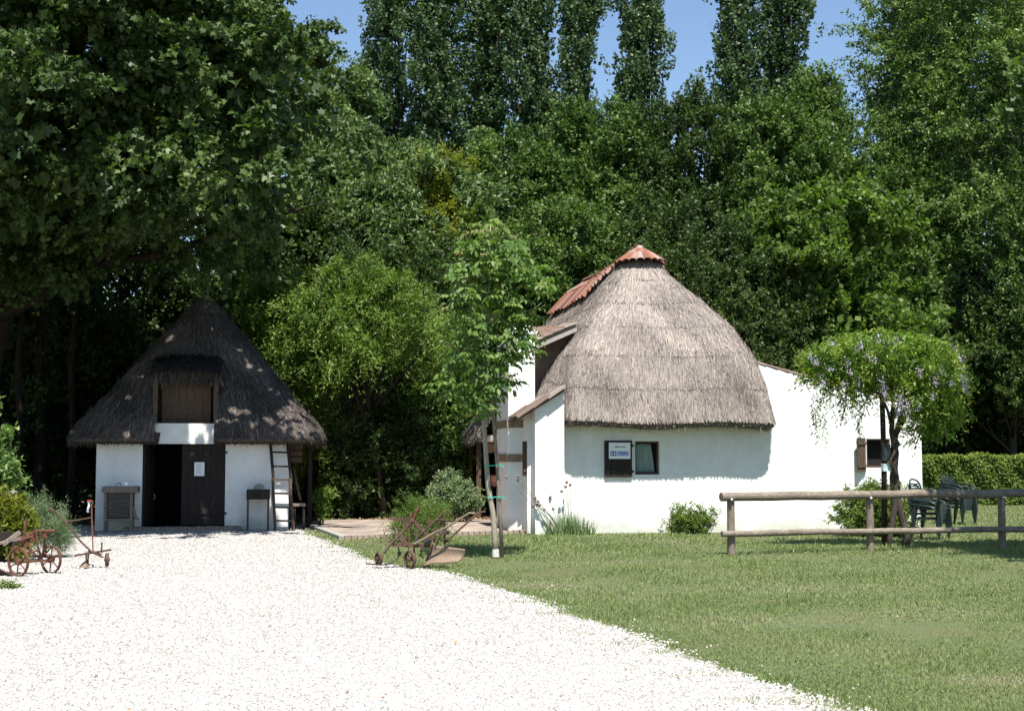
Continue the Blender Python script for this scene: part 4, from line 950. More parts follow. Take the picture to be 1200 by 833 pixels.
# shaded trees left of the hut and behind it
for px, Y, zt, lab in ((-30, 37, 8.0, 'shaded tree in the gloom at the left edge'), (55, 40, 8.5, 'shaded tree in the gloom left of the hut'), (140, 42, 9.5, 'shaded tree behind the left slope of the hut')):
    bg(px, 537 - (zt - EYE) / Y * F, Y, 2.6, .3, lab, 'dark', group='shaded trees left of the hut', nc=90, low=.8)
for px, Y, r, lab in ((46, 36.0, .13, 'thick dim trunk left of the hut'), (84, 35.4, .09, 'slim dim trunk close to the left corner of the hut'), (22, 34.2, .08, 'slim dim trunk behind the laurel hedge')):
    root = empty('shaded_tree', (X(px, Y), Y, 0)); tag(root, lab, 'tree', 'shaded trees left of the hut')
    mb = MB(); mb.tube([(0, 0, 0), (.05, 0, 2), (-.05, 0, 4), (.1, .1, 7)], [r * 1.3, r, r * .9, r * .6], 8); mb.build('trunk', M['bark_shaded'], root, smooth=True)
    V, k, t_, C_ = crown_arrays([(0, 0, 7, 1.8, 1.6, 1.5)], 30, .8, 6, 24, (.15, .7)); np_mesh('crown', V, k, L_['dark'], t_, root)
# bright elder with a bent limb, bamboo and laurel beside the hut
bm_ = Vector((X(452, 37.2), 37.2, 0))
lb = [(-.2, -.6, 5.3, 1.2, 1.0, .55), (-1.5, -.8, 5.2, .9, .9, .45), (1.4, -.6, 4.9, 1.1, .9, .4), (-.7, -1.0, 4.2, .8, .7, .4), (2.0, -.2, 4.1, .6, .6, .45), (-1.9, -.8, 4.3, .45, .5, .35), (-.8, -.7, 6.2, .5, .5, .45), (.5, -.7, 6.0, .5, .5, .3)]
tree('elder_tree', 'bright yellow-green tree with a bent dark limb between the hut and the walnut', 'tree', bm_, lb, (5.6, .11), 88, .5, 9, 38, (.13, .28), L_['light'], limbs=9, bark='bark_shaded', lean=(-.9, -.6), back=.3, inner=.55, fill=.02, tint0=.42, low=.5, droop=.6, flat=.35, tl=1.7)
bm_ = Vector((X(503, 39.5), 39.5, 0))
tree('elder_tree', 'pale bushy tree left of the walnut, lower than the bright one', 'tree', bm_, [(0, -.4, 4.4, 1.2, 1.0, 1.0), (-.6, -.6, 3.2, .9, .8, .9), (.7, -.3, 3.4, .9, .8, 1.0), (0, -.3, 2.0, 1.2, .8, .8)], (4.4, .1), 110, .6, 8, 34, (.13, .55), L_['mid'], limbs=8, bark='bark_shaded', back=.3, tint0=.6, low=.7, droop=.3)
lb = [(0, 0, 5.2, .75, .7, 1.3), (-.5, -.2, 4.4, .7, .6, 1.0), (.7, -.2, 4.6, .8, .6, 1.3), (.5, -.3, 3.1, .7, .5, .9), (1.2, 0, 3.3, .6, .5, 1.0), (.9, -.2, 2.0, .6, .5, .8)]
bb = tree('bamboo_clump', 'arching green bamboo rising behind the right slope of the hut', 'bamboo', (X(318, 37.5), 37.5, 0), lb, (.2, .03), 130, .6, 8, 34, (.17, .24), L_['light'], limbs=0, tint0=.45, droop=.7, twig_up=.5, back=.3, low=.7)
bpy.data.objects.remove([c for c in bb.children if c.name.startswith('trunk')][0])
for i in range(6):
    mb = MB(); a = random.uniform(-.5, .9); q = random.uniform(-.3, .3); t_ = a + random.uniform(-.6, .8)
    mb.tube([(a, q, 0), (a + .05, q, 2), (a * .6 + t_ * .4, q, 4), (t_, q - .2, random.uniform(5.4, 6.4))], [.02, .019, .014, .005], 6); mb.build('cane', M['bark_shaded'], bb, smooth=True)
# bare upright twigs above the elder
m2 = MB(); mb = MB(); tw = empty('dead_brush', (X(405, 36.9), 36.9, 0)); tag(tw, 'spray of thin bare yellowish twigs sticking up above the bright tree', 'twigs')
for i in range(16):
    a = random.uniform(-.7, 1.0); top = a * 1.5; z1_ = random.uniform(6.0, 6.9)
    q0 = (a, random.uniform(-.2, .2), 5.2); mb.tube([q0, (top, random.uniform(-.3, .3), z1_)], [.010, .004], 4); m2.tube([(a * .1, 0, 0), (a * .3, 0, 3), q0], [.014, .013, .010], 4)
mb.build('twig', mat('dry_twig', (.25, .22, .10), .8, .2), tw); m2.build('stem', M['bark_shaded'], tw)
# wood mass far behind
def mass(name, label, x0, x1, y0, y1, z0, z1, n, lm, size):
    x = rs.uniform(x0, x1, n); y = rs.uniform(y0, y1, n); zt = z1 * (.75 + .25 * np.sin(x * .9 + 1) * np.sin(x * .37)); z = z0 + (zt - z0) * rs.rand(n) ** .8
    V, k = leaf_verts(np.stack([x, y, z], 1), rnd(n), unit(rnd(n) + np.array([0, -.5, .5])), size * rs.uniform(.6, 1.5, n), size * .6 * rs.uniform(.6, 1.3, n))
    return tag(np_mesh(name, V, k, lm, np.clip(rs.normal(.35, .2, n), 0, 1)), label, 'wood', kind='stuff')
mass('far_wood', 'dark mass of undergrowth closing the view behind all the trees', -26, 30, 53, 57, 0, 9.5, 130000, L_['dark'], .34)
mass('undergrowth', 'dim undergrowth between the trunks behind the hut and terrace', -20, 1.5, 41, 43, 0, 3.5, 30000, L_['dark'], .22)
mass('undergrowth', 'dark ivy-like growth under the bright trees behind the terrace', -7.2, .2, 39.6, 40.6, 0, 3.4, 26000, L_['dark'], .13)
# ------------------------------------------------------------------ shrubs
def shrub(name, label, loc, lobes, nc, cr, tw, per, leaf, lm, cat='shrub', stems=5, **kw):
    root = empty(name, loc); tag(root, label, cat)
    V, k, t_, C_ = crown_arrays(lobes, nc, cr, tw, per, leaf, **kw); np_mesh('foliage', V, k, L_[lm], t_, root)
    mb = MB(); zt = max(l[2] for l in lobes)
    for i in range(stems):
        a = random.uniform(0, 6.28); l = random.choice(lobes); mb.tube([(.05 * math.cos(a), .05 * math.sin(a), 0), (l[0] * .5, l[1] * .5, l[2] * .6), (l[0], l[1], l[2])], [.018, .013, .004], 5)
    mb.build('stems', M['wood_brown'], root); return root
shrub('ivy_bush', 'dark ivy-like bush in the deep shade under the bright tree', (X(452, 37.0), 37.6, 0), [(0, 0, 1.2, 1.0, .5, 1.1), (-.8, 0, .8, .6, .5, .8), (.9, .1, 1.0, .7, .5, 1.0), (.2, .1, 2.3, .7, .4, .7)], 90, .35, 6, 24, (.10, .6), 'dark', tint0=.3, low=.9, inner=.6)
shrub('ivy_bush', 'dim leafy bush between the bamboo and the yellow-leaved shrub', (X(405, 36.5), 36.9, 0), [(0, 0, 1.1, .55, .4, .9), (.3, 0, 2.0, .5, .4, .6), (-.3, 0, 1.9, .35, .3, .5)], 60, .3, 6, 22, (.10, .5), 'dark', tint0=.5, low=.9, inner=.6)
g = G(443, 598.5)
shrub('variegated_shrub', 'round pale yellow-leaved shrub in the shade behind the terrace', (g.x, g.y, .0), [(0, 0, .5, .6, .45, .38), (-.3, -.1, .3, .35, .3, .25), (.3, -.1, .35, .4, .3, .3)], 60, .22, 5, 16, (.085, .6), 'yellow', tint0=.75, low=.8, inner=.75, fill=.05)
Y_ = 35.5
shrub('butterfly_bush', 'loose grey-green bush on the terrace between the plough and the cottage', (X(530, Y_), Y_, 0), [(0, 0, .75, .62, .5, .5), (.35, 0, .55, .45, .4, .45), (-.15, 0, 1.1, .28, .3, .28), (-.4, -.1, .5, .28, .3, .3)], 70, .25, 6, 20, (.11, .32), 'grey', tint0=.5, low=.8, inner=.6, droop=.2)
g = G(490, 630)
shrub('feathery_bush', 'low feathery green bush growing just behind the rusty plough', (X(492, 27.5), 27.5, 0), [(0, 0, .45, .55, .4, .42), (-.45, -.05, .35, .3, .25, .3), (.35, 0, .5, .35, .3, .35)], 80, .28, 7, 22, (.07, .16), 'light', tint0=.3, low=.9, inner=.5, twig_up=.5, droop=.35, tl=1.2)
Y_ = 33.6
shrub('young_shrub', 'slim upright sapling beside the right end of the hut', (X(378, Y_), Y_, 0), [(0, 0, .45, .13, .12, .38), (.06, 0, .8, .10, .1, .2)], 26, .14, 5, 10, (.08, .35), 'light', tint0=.5, low=1, twig_up=1.2, inner=.3)
Y_ = 30.3 - .05
shrub('round_shrub', 'small round green bush against the sunlit cottage wall under the window', (X(805, 30.9), 30.6, 0), [(-.18, 0, .27, .30, .25, .26), (.22, 0, .30, .28, .25, .28), (0, -.05, .22, .42, .28, .2)], 60, .14, 6, 18, (.05, .5), 'hedge', tint0=.5, low=.9, inner=.7)
shrub('box_bush', 'large round bush behind the rail, half hiding the wisteria trunk', (X(1026, 29.6), 29.6, 0), [(-.25, 0, .45, .55, .5, .46), (.30, 0, .50, .50, .45, .44), (0, -.1, .55, .55, .45, .42)], 150, .2, 6, 24, (.06, .45), 'hedge', tint0=.42, low=.9, inner=.75, twig_up=.5)
g = G(912, 621)
shrub('weed_tuft', 'small weed tuft at the foot of the white wall behind the rail', (g.x + .1, g.y - .1, 0), [(0, 0, .06, .25, .08, .06)], 14, .07, 4, 8, (.05, .3), 'hedge', low=1, stems=2, twig_up=1)
# rosemary and laurel at the left edge
shrub('rosemary_bush', 'spiky blue-green rosemary bush behind the red wheeled seeder', (X(56, 23.2), 23.2, 0), [(0, 0, .5, .42, .4, .42), (-.35, 0, .55, .3, .3, .4), (.3, 0, .35, .25, .3, .3)], 110, .22, 6, 30, (.055, .14), 'grey', tint0=.35, low=.9, twig_up=1.6, twig_out=.8, inner=.55, tl=1.8)
shrub('laurel_bush', 'bright glossy laurel bush cut off by the left edge, tallest there', (X(-24, 25), 25, 0), [(0, 0, 1.0, .55, .5, .8), (-.1, 0, 1.9, .45, .45, .7), (.22, -.2, 1.35, .36, .3, .45), (-.2, -.2, .5, .55, .4, .5)], 170, .2, 6, 22, (.10, .5), 'laurel', tint0=.55, low=.8, inner=.7)
shrub('spindle_bush', 'low yellow-edged bush in front of the laurel at the left edge', (X(10, 22.3), 22.3, 0), [(0, 0, .55, .36, .35, .4), (-.3, 0, .5, .3, .3, .4), (.22, -.1, .35, .25, .25, .3)], 80, .16, 6, 18, (.075, .5), 'yellow', tint0=.35, low=.8, inner=.7)
# clipped hedge at right, behind
def hedge(name, label, x0, x1, y0, y1, h, n, size):
    root = empty(name, ((x0 + x1) / 2, (y0 + y1) / 2, 0)); tag(root, label, 'hedge'); w = x1 - x0; d = y1 - y0
    f = rs.rand(n); front = f < .6
    x = rs.uniform(-w / 2, w / 2, n); y = np.where(front, -d / 2 + np.abs(rs.normal(0, .05, n)), rs.uniform(-d / 2, d / 2, n)); z = np.where(front, rs.uniform(.05, h, n), h - np.abs(rs.normal(0, .05, n)))
    bmp = .07 * np.sin(x * 3.1) * np.sin(z * 4 + x) + .05 * np.sin(x * 7.3 + z * 5); y = np.where(front, y + bmp, y); z = np.where(front, z, z + bmp * .8)
    N = unit(rnd(n) * .6 + np.where(front[:, None], np.array([0, -.8, .5]), np.array([0, 0, 1.])))
    V, k = leaf_verts(np.stack([x, y, z], 1), rnd(n), N, size * rs.uniform(.6, 1.3, n), size * .6 * rs.uniform(.7, 1.2, n))
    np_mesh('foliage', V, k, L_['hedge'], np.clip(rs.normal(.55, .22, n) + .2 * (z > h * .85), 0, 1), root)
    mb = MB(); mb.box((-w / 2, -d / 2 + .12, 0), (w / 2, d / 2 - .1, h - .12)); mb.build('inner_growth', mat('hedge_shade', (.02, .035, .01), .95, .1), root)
g = G(1090, 592)
hedge('clipped_hedge', 'long clipped green hedge across the back of the lawn at right', g.x - 3, g.x + 12, g.y, g.y + 1.2, zat(534, g.y), 42000, .10)
# ------------------------------------------------------------------ ornamental onions beside the alcove
on = empty('onion_flowers', (X(668, 30.0), 30.0, 0)); tag(on, 'clump of tall stalks with round dull-pink seed heads by the alcove wall', 'flowers')
n = 420; x = rs.normal(0, .26, n); x = np.clip(x, -.5, .5); y = rs.normal(0, .07, n); H = rs.uniform(.2, .62, n) * (1 - .5 * np.abs(x))
V, k = leaf_verts(np.stack([x, y, np.zeros(n)], 1), unit(rnd(n) * .22 + np.array([0, 0, 1.])), rnd(n) + np.array([0, -1, 0]), H, rs.uniform(.012, .026, n), BLADE, 0, 0)
np_mesh('leaf_blades', V, 3, tinted('onion_blade', [(.05, .10, .03), (.12, .19, .07), (.25, .30, .16)], .6, .3, .25), rs.rand(n), on)
mpink = mat('seed_head', (.27, .17, .16), .9, .1, var=(.42, .30, .28), scale=40, bump=.5, bscale=90)
for (px, py) in ((664, 565), (662.5, 570), (668, 568), (658, 575.5), (645, 582.5), (627, 583), (630.5, 587.5), (632, 592), (629, 591), (637.5, 597), (648, 596), (607.5, 558), (607, 563), (593.5, 559), (624.5, 593.5)):
    p = at(px, py, 30.0) - Vector((X(668, 30.0), 30.0, 0)); p.y = random.uniform(-.15, .08)
    mb = MB(); b = Vector((p.x * .25 + .02, 0, 0)); mb.tube([b, b.lerp(p, .5) + Vector((0, 0, .06)), p], [.006, .005, .004], 5); s_ = mb.build('stalk', L_['grey'], on)
    n = 70; d = unit(rnd(n)); r = .034
    V, k = leaf_verts(np.array(p) + d * r * .55, d, rnd(n), np.full(n, r * .55), np.full(n, r * .7), RHOMB, 0)
    mb = MB(); P = [tuple(p + Vector((math.sin(a) * math.cos(b_), math.sin(a) * math.sin(b_), math.cos(a))) * r * .85) for a in np.linspace(.05, 3.09, 6) for b_ in np.linspace(0, 6.283, 9)[:-1]]
    mb.grid(P, 6, 8, closed=True); hd = mb.build('seed_head', mpink, on)
    np_mesh('florets', V, k, mpink, np.full(n, .5), hd)
# ------------------------------------------------------------------ young walnut with its stake
wb = G(581, 654); wn_ = empty('walnut_tree', wb); tag(wn_, 'young walnut tree with big leaves and a white-painted trunk foot, tied to a stake', 'tree')
def lp(px, py, dy=0): return at(px, py, wb.y + dy) - wb
mb = MB(); mb.tube([lp(581, 654), lp(580, 630), lp(577.5, 600), (lp(572, 570)), lp(570, 540), lp(568, 510), lp(566, 470), lp(569, 430, .05), lp(572, 380), lp(574, 320), lp(575, 262)], [.055, .048, .044, .042, .040, .038, .036, .032, .026, .018, .008], 10)
for (a, b, c, r) in (((567, 460), (548, 430), (530, 398), .016), ((569, 440), (595, 410), (622, 372), .018), ((571, 400), (552, 360), (540, 322), .015), ((572, 385), (598, 345), (628, 318), .016), ((574, 345), (588, 300), (606, 278), .012), ((574, 335), (556, 300), (545, 275), .012), ((570, 430), (545, 455), (524, 460), .012), ((572, 370), (560, 395), (534, 425), .01), ((571, 410), (600, 440), (612, 430), .01), ((573, 360), (600, 385), (640, 350), .010)):
    d1, d2 = random.uniform(-.3, .3), random.uniform(-.6, .6); mb.tube([lp(*a), lp(*b, d1), lp(*c, d2)], [r, r * .7, r * .3], 6)
mb.build('trunk', M['bark_pale'], wn_, smooth=True)
mb = MB(); mb.tube([lp(581, 653.0) + Vector((0, 0, .01)), lp(580.8, 643)], [.058, .054], 12, cap=False); mb.build('paint_band', mat('flaking_white', (.40, .37, .30), .9, .1, var=(.72, .71, .68), scale=18), wn_)
# pinnate leaves: rachis with paired leaflets
def walnut_leaves():
    P, D, N, S_, T_ = [], [], [], [], []
    c = [(575, 268, 14, 10), (556, 288, 14, 9), (598, 292, 16, 12), (545, 318, 14, 12), (578, 322, 22, 14), (615, 318, 20, 12), (555, 350, 22, 14), (592, 352, 24, 14), (636, 335, 10, 10), (548, 385, 22, 14), (582, 388, 26, 14), (616, 372, 14, 12), (540, 420, 16, 14), (566, 425, 22, 12), (596, 415, 18, 12), (530, 452, 12, 12), (556, 455, 18, 14), (585, 450, 15, 12), (618, 402, 8, 8), (575, 300, 14, 12), (563, 478, 12, 8)]
    for (px, py, sx, sy) in c:
        for q in range(int(3.9 * math.sqrt(sx * sy) * .85)):
            a = lp(px + random.gauss(0, sx * .55), py + random.gauss(0, sy * .6), random.gauss(0, .42))
            th = random.uniform(0, 6.28); dr_ = Vector((math.cos(th), math.sin(th), random.uniform(-.25, .45))).normalized(); L = random.uniform(.18, .30)
            tt = random.gauss(.45, .15) + (.32 if (py < 285 or random.random() < .05) else 0)
            for j in range(7):
                f = (j // 2 + 1) / 4; sd = (1 if j % 2 else -1) if j < 6 else 0
                if j == 6: f = 1.0
                p = a + dr_ * L * f + Vector((0, 0, -.25 * L * f * f)); s2 = dr_.cross(Vector((0, 0, 1))).normalized() * sd
                P.append(p); D.append((dr_ * .6 + s2 * .9 + Vector((0, 0, -.45 - random.random() * .3)))); N.append(Vector((random.gauss(0, .35), random.gauss(0, .35) - .1, 1))); S_.append(random.uniform(.07, .135) * (.7 + .4 * f)); T_.append(tt + random.gauss(0, .06))
    P, D, N, S_, T_ = [np.array([tuple(q) if hasattr(q, 'x') else q for q in A]) for A in (P, D, N, S_, T_)]
    V, k = leaf_verts(P, D, N, S_, S_ * .5, OVAL, .2, .25)
    m = tinted('walnut_leaf_young', [(.030, .066, .014), (.064, .125, .024), (.12, .185, .040), (.16, .155, .07), (.21, .13, .085)], .55, .3, .3)
    np_mesh('crown', V, k, m, np.clip(T_ * .8, 0, 1), wn_)
walnut_leaves()
stk = empty('tree_stake', G(588.5, 654)); tag(stk, 'thin grey wooden stake tied to the young walnut with green ties', 'stake')
sl = lambda px, py: at(px, py, stk.location.y) - stk.location
mb = MB(); mb.tube([sl(588.5, 655), sl(586, 600), sl(583, 550), sl(579, 500), sl(575, 452), sl(573, 430)], [.032, .031, .030, .028, .027, .024], 8); mb.build('pole', M['wood_grey'], stk, smooth=True)
for py in (544.5, 581.5):
    mb = MB(); y0 = stk.location.y
    a, b = sl(585 if py > 560 else 584, py), at(571.5 if py < 560 else 574.5, py + 1.5, wb.y) - stk.location
    for o_ in (-.055, .055): mb.bar(a + Vector((.05, o_, 0)), b + Vector((-.05, o_, 0)), .010, .014)
    mb.bar(a + Vector((.05, -.06, 0)), a + Vector((.05, .06, 0)), .010, .014); mb.bar(b + Vector((-.05, -.06, 0)), b + Vector((-.05, .06, 0)), .010, .014)
    mb.bar(a + Vector((.05, -.05, .0)), a + Vector((.09, -.06, -.04)), .01, .02)
    mb.build('tie', M['teal'], stk)
# ------------------------------------------------------------------ wisteria on its post
ws = empty('wisteria_tree', G(1050, 641)); tag(ws, 'umbrella-shaped wisteria with lilac flowers and a twisted forked trunk', 'tree')
wy = ws.location.y
def wp(px, py, dy=0): return at(px, py, wy + dy) - ws.location
mb = MB()
mb.tube([wp(1041, 643), wp(1043, 630), wp(1046, 612), wp(1049, 590), wp(1047, 560), wp(1050, 530), wp(1045, 505), wp(1047, 470), wp(1043, 440)], [.06, .05, .05, .06, .07, .06, .05, .035, .02], 9)
mb.tube([wp(1060, 642), wp(1064, 628), wp(1058, 612), wp(1053, 590, .05), wp(1050, 560, .08), wp(1046, 530, .1), wp(1052, 500), wp(1058, 478), wp(1062, 450)], [.085, .07, .06, .07, .06, .055, .045, .03, .02], 9)
mb.tube([wp(1050, 510), wp(1062, 488), wp(1070, 462), wp(1092, 430, -.2)], [.04, .03, .025, .015], 7)
mb.tube([wp(1046, 505), wp(1040, 480, -.1), (wp(1018, 440, -.3)), wp(985, 420, -.3)], [.03, .025, .02, .01], 7)
mb.tube([wp(1050, 560, -.1), wp(1043, 540, -.12), wp(1053, 520, -.1), wp(1044, 500, .1), wp(1054, 470, .1)], [.03, .03, .03, .025, .02], 7)
mb.build('trunk', M['bark'], ws, smooth=True)
def wis():
    lb = [(wp(1035, 420, 0), .95, .7, .42), (wp(985, 425, -.1), .60, .6, .34), (wp(965, 432, 0), .30, .3, .22), (wp(1080, 430, 0), .64, .6, .43), (wp(1096, 465, 0), .42, .5, .42), (wp(1102, 490, .1), .26, .4, .26), (wp(1010, 450, .1), .6, .5, .25), (wp(1075, 460, -.2), .35, .35, .35), (wp(1085, 492, .1), .3, .3, .3)]
    lb = [(p.x, p.y, p.z, a, b, c) for p, a, b, c in lb]
    V, k, t_, C_ = crown_arrays(lb, 270, .28, 5, 19, (.085, .36), tint0=.55, droop=.55, low=.75, inner=.62, fill=.06, back=.8)
    hang = []
    # long shoots dangling under the left side
    P, D, N, S_ = [], [], [], []
    for i in range(46):
        px = random.choice([random.uniform(950, 1030), random.uniform(1060, 1085)]); s_ = wp(px, random.uniform(455, 475), random.uniform(-.4, .4)); L = random.uniform(.3, .95) if px < 1030 else .4
        sw_ = random.uniform(-.2, .2)
        for j in range(int(L * 34)):
            f = j / (L * 34); p = s_ + Vector((sw_ * f * f + random.gauss(0, .02), random.gauss(0, .02), -L * f)); P.append(p); D.append(Vector((random.choice((-1, 1)) * .7, random.gauss(0, .5), -.7))); N.append(Vector((random.gauss(0, .5), -.6, .6))); S_.append(random.uniform(.05, .085))
    P, D, N, S_ = [np.array([tuple(q) if hasattr(q, 'x') else q for q in A]) for A in (P, D, N, S_)]
    V2, _ = leaf_verts(P, D, N, S_, S_ * .36)
    m = tinted('wisteria_leaf', [(.030, .070, .012), (.080, .155, .022), (.17, .24, .035), (.30, .29, .06)], .5, .3, .32)
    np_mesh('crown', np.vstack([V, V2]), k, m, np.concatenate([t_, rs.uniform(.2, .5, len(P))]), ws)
wis()
mfl = tinted('lilac_flower', [(.27, .24, .33), (.40, .35, .46), (.56, .50, .60)], .7, .2, .2, (1, 1, 1))
for (px, py, dx, dy) in ((950, 419, 5, 9), (955, 422, 4, 6), (973, 402, 4, 3), (1004, 404, 6, 4), (1002, 408, 5, 4), (1029, 396, 3, 6), (1040, 401, -3, 8), (1051, 398, 3, 4), (1044, 407, 4, 6), (992, 425, 4, 3), (971, 431, 5, 3), (993, 435, 5, 4), (991, 450, -4, 7), (1004, 445, 3, 9), (1032, 448, 5, 18), (1034, 455, 4, 10), (1054, 465, 3, 20), (1050, 474, 3, 14), (1058, 468, -4, 16), (1077, 434, 3, 9), (1094, 445, 4, 8), (1102, 435, 4, 5), (1112, 446, 5, 8), (1126, 440, 3, 14), (1131, 455, 4, 8), (1094, 464, 2, 6), (1117, 407, 4, 3), (1126, 420, 3, 5), (1015, 417, 4, 4), (962, 444, 4, 6), (1074, 470, 3, 12), (1132, 447, -2, 12), (1062, 476, 2, 16), (1024, 421, 4, 3), (1162, 494, 3, 5)):
    if px > 1150: continue
    a = wp(px, py - dy * .4, -random.uniform(.62, .92)); b = wp(px + dx, py + dy, -random.uniform(.62, .85)); n = 24 + int(2.4 * (abs(dx) + dy)); t = rs.rand(n)[:, None]
    P = np.array(a) * (1 - t) + np.array(b) * t + rnd(n) * (.045 * (1.1 - t)); V, k = leaf_verts(P, rnd(n), rnd(n), rs.uniform(.02, .036, n), rs.uniform(.02, .03, n), RHOMB, .2)
    np_mesh('flower', V, k, mfl, rs.rand(n), ws)
ps = empty('wisteria_post', G(1036.5, 641)); tag(ps, 'dark upright post under the wisteria with a small pale name plate', 'post')
py_ = ps.location.y; q_ = lambda px, py: at(px, py, py_ ) - ps.location
mb = MB(); mb.tube([q_(1036.5, 642), q_(1036, 540), q_(1033, 440)], [.052, .050, .046], 10); mb.build('pole', M['wood_dark'], ps, smooth=True)
a = at(1031.5, 543, py_) - ps.location; b = at(1044, 552, py_) - ps.location
mb = MB(); mb.box((a.x, -.075, b.z), (b.x, -.06, a.z)); mb.build('name_plate', mat('pale_plate', (.50, .60, .58), .4, .4), ps)
a = at(1033, 522, py_) - ps.location; b = at(1042, 540, py_) - ps.location
mb = MB(); mb.box((a.x, -.10, b.z), (b.x, -.055, a.z)); mb.box((a.x - .01, -.11, a.z), (b.x + .01, -.05, a.z + .02)); mb.build('small_box', mat('dark_teal_box', (.02, .035, .035), .5, .4), ps)

shrub('weed_tuft', 'small green weed on the gravel at the left edge in front of the seeder', G(6, 690), [(0, 0, .04, .16, .08, .04)], 16, .06, 4, 8, (.04, .4), 'hedge', low=1, stems=2, twig_up=.6)

for o_ in bpy.data.objects:
    if o_.name in ('feathery_bush', 'butterfly_bush'): o_.scale = (.82, .82, .85)
    if o_.name == 'rosemary_bush': o_.scale = (.8, .8, .85)
# ------------------------------------------------------------------ log fence
fb = [G(857, 650), G(1020, 646), G(1175, 643.5)]; fb.append(fb[2] + (fb[2] - fb[1]))
fe = empty('log_fence', fb[0]); tag(fe, 'two-rail fence of round weathered logs running off to the right', 'fence')
def fz(py, p): return zat(py, p.y) if False else at(600, py, p.y).z
zt_, zl_ = fz(581.5, fb[0]), fz(625, fb[0])
off = fb[0]
for i, p in enumerate(fb):
    q = p - off; mb = MB(); mb.tube([q, q + Vector((random.uniform(-.01, .01), 0, .5)), q + Vector((0, 0, zt_ - .01))], [.068, .065, .063], 12)
    po = mb.build('post', M['logv'], fe, smooth=False)
    if i < 3:
        mb = MB(); mb.tube([q + Vector((0, -.085, zt_ - .045)), q + Vector((0, -.145, zt_ - .045))], [.022, .016], 8); mb.build('bolt_cap', M['paper'], po)
    if i == 2: mb = MB(); mb.box((q.x - .012, q.y - .083, zt_ - .30), (q.x + .012, q.y - .066, zt_ - .06)); mb.build('strap', M['stone'], po)
for zz, r, nm in ((zt_, .074, 0), (zl_, .052, 1)):
    for i in range(3):
        a = fb[i] - off; b = fb[i + 1] - off; d = (b - a).normalized()
        if i == 0: a = a - d * .19
        yo = -.055 if nm == 0 else -.10
        n = 7; pts = [a.lerp(b, k / (n - 1)) + Vector((0, yo + random.uniform(-.006, .006), zz + random.uniform(-.008, .008) + i * .012 * (1 - nm))) for k in range(n)]
        pts[0] += d * .002; pts[-1] -= d * .004
        mb = MB(); mb.tube(pts, [r * random.uniform(.95, 1.05) for _ in range(n)], 14); mb.build('rail', M['log'], fe, smooth=False)
# ------------------------------------------------------------------ stacked plastic chairs
def chair(name, label, loc, rz):
    root = empty(name, loc, rz); tag(root, label, 'chair', 'stacked green plastic chairs'); w = .25
    mb = MB()
    for i in range(7):
        y0 = -.24 + i * .066; mb.box((-.22, y0, .415 + .010 * math.cos(i)), (.22, y0 + .054, .430 + .010 * math.cos(i)))
    mb.box((-.25, -.26, .40), (-.215, .24, .435)); mb.box((.215, -.26, .40), (.25, .24, .435)); mb.box((-.215, -.275, .40), (.215, -.24, .434)); mb.box((-.25, -.262, .34), (.25, -.252, .40))
    mb.build('seat', M['plastic'], root)
    mb = MB(); cv = lambda x, z: Vector((x, .25 + .10 * (z - .43) / .45 - .55 * x * x + .04, z))
    for i in range(8):
        z0 = .50 + i * .042; P = []
        for zz in (z0, z0 + .024):
            for j in range(11): P.append(cv(-.25 + .05 * j, zz))
        k = len(mb.v); mb.grid(P, 2, 11); mb.grid([p + Vector((0, .010, 0)) for p in P], 2, 11)
        for j in range(10): mb.f += [(k + j, k + j + 1, k + 22 + j + 1, k + 22 + j), (k + 11 + j, k + 11 + j + 1, k + 33 + j + 1, k + 33 + j)]; mb.t += [.5, .5]
    mb.tube([cv(-.25, .43), cv(-.26, .62), cv(-.25, .80), cv(-.18, .875), cv(0, .905), cv(.18, .875), cv(.25, .80), cv(.26, .62), cv(.25, .43)], .017, 8)
    mb.build('backrest', M['plastic'], root, smooth=False)
    for s_ in (-1, 1):
        mb = MB(); mb.tube([cv(s_ * .255, .69), (s_ * .285, .10, .675), (s_ * .29, -.12, .655), (s_ * .285, -.235, .60), (s_ * .27, -.26, .42)], [.016, .024, .026, .022, .02], 8); mb.build('armrest', M['plastic'], root, smooth=True)
        for (ya, yb) in ((-.25, -.29), (.22, .30)):
            mb = MB(); x = s_ * .235; a, b = Vector((x, ya, .42)), Vector((s_ * .265, yb, 0))
            k = [(-.035, -.02), (.035, -.02), (.035, .02), (-.035, .02)]; vs = [a + Vector((q[0] * 1.2, q[1] * 1.6, 0)) for q in k] + [b + Vector((q[0] * .45, q[1] * .8, 0)) for q in k]
            mb.add(vs, [(0, 1, 2, 3), (7, 6, 5, 4), (0, 4, 5, 1), (1, 5, 6, 2), (2, 6, 7, 3), (3, 7, 4, 0)]); mb.build('leg', M['plastic'], root)
    return root
c0 = chair('garden_chair', 'bottom green plastic chair of the front stack beside the white wall', (0, 0, 0), 0)
g1 = Vector((X(1092, 28.0), 28.3, 0)); g2 = Vector((X(1125, 34.6), 34.9, 0))
NM = ['second', 'third', 'fourth', 'fifth', 'sixth']
c0.location = g1; c0.rotation_euler.z = R(52)
for i in range(1, 4):
    lab = ('topmost' if i == 3 else NM[i - 1] + ' from the bottom') + ' green plastic chair of the front stack beside the white wall'
    dup(c0, g1 + Vector((.012 * i, -.012 * i, .095 * i)), R(52 + random.uniform(-2, 2)), lab)
for i in range(0, 5):
    lab = ('bottom' if i == 0 else 'topmost' if i == 4 else NM[i - 1] + ' from the bottom') + ' green plastic chair of the rear, right-hand stack'
    dup(c0, g2 + Vector((.010 * i, -.008 * i, .075 * i)), R(38 + random.uniform(-2, 2)), lab)
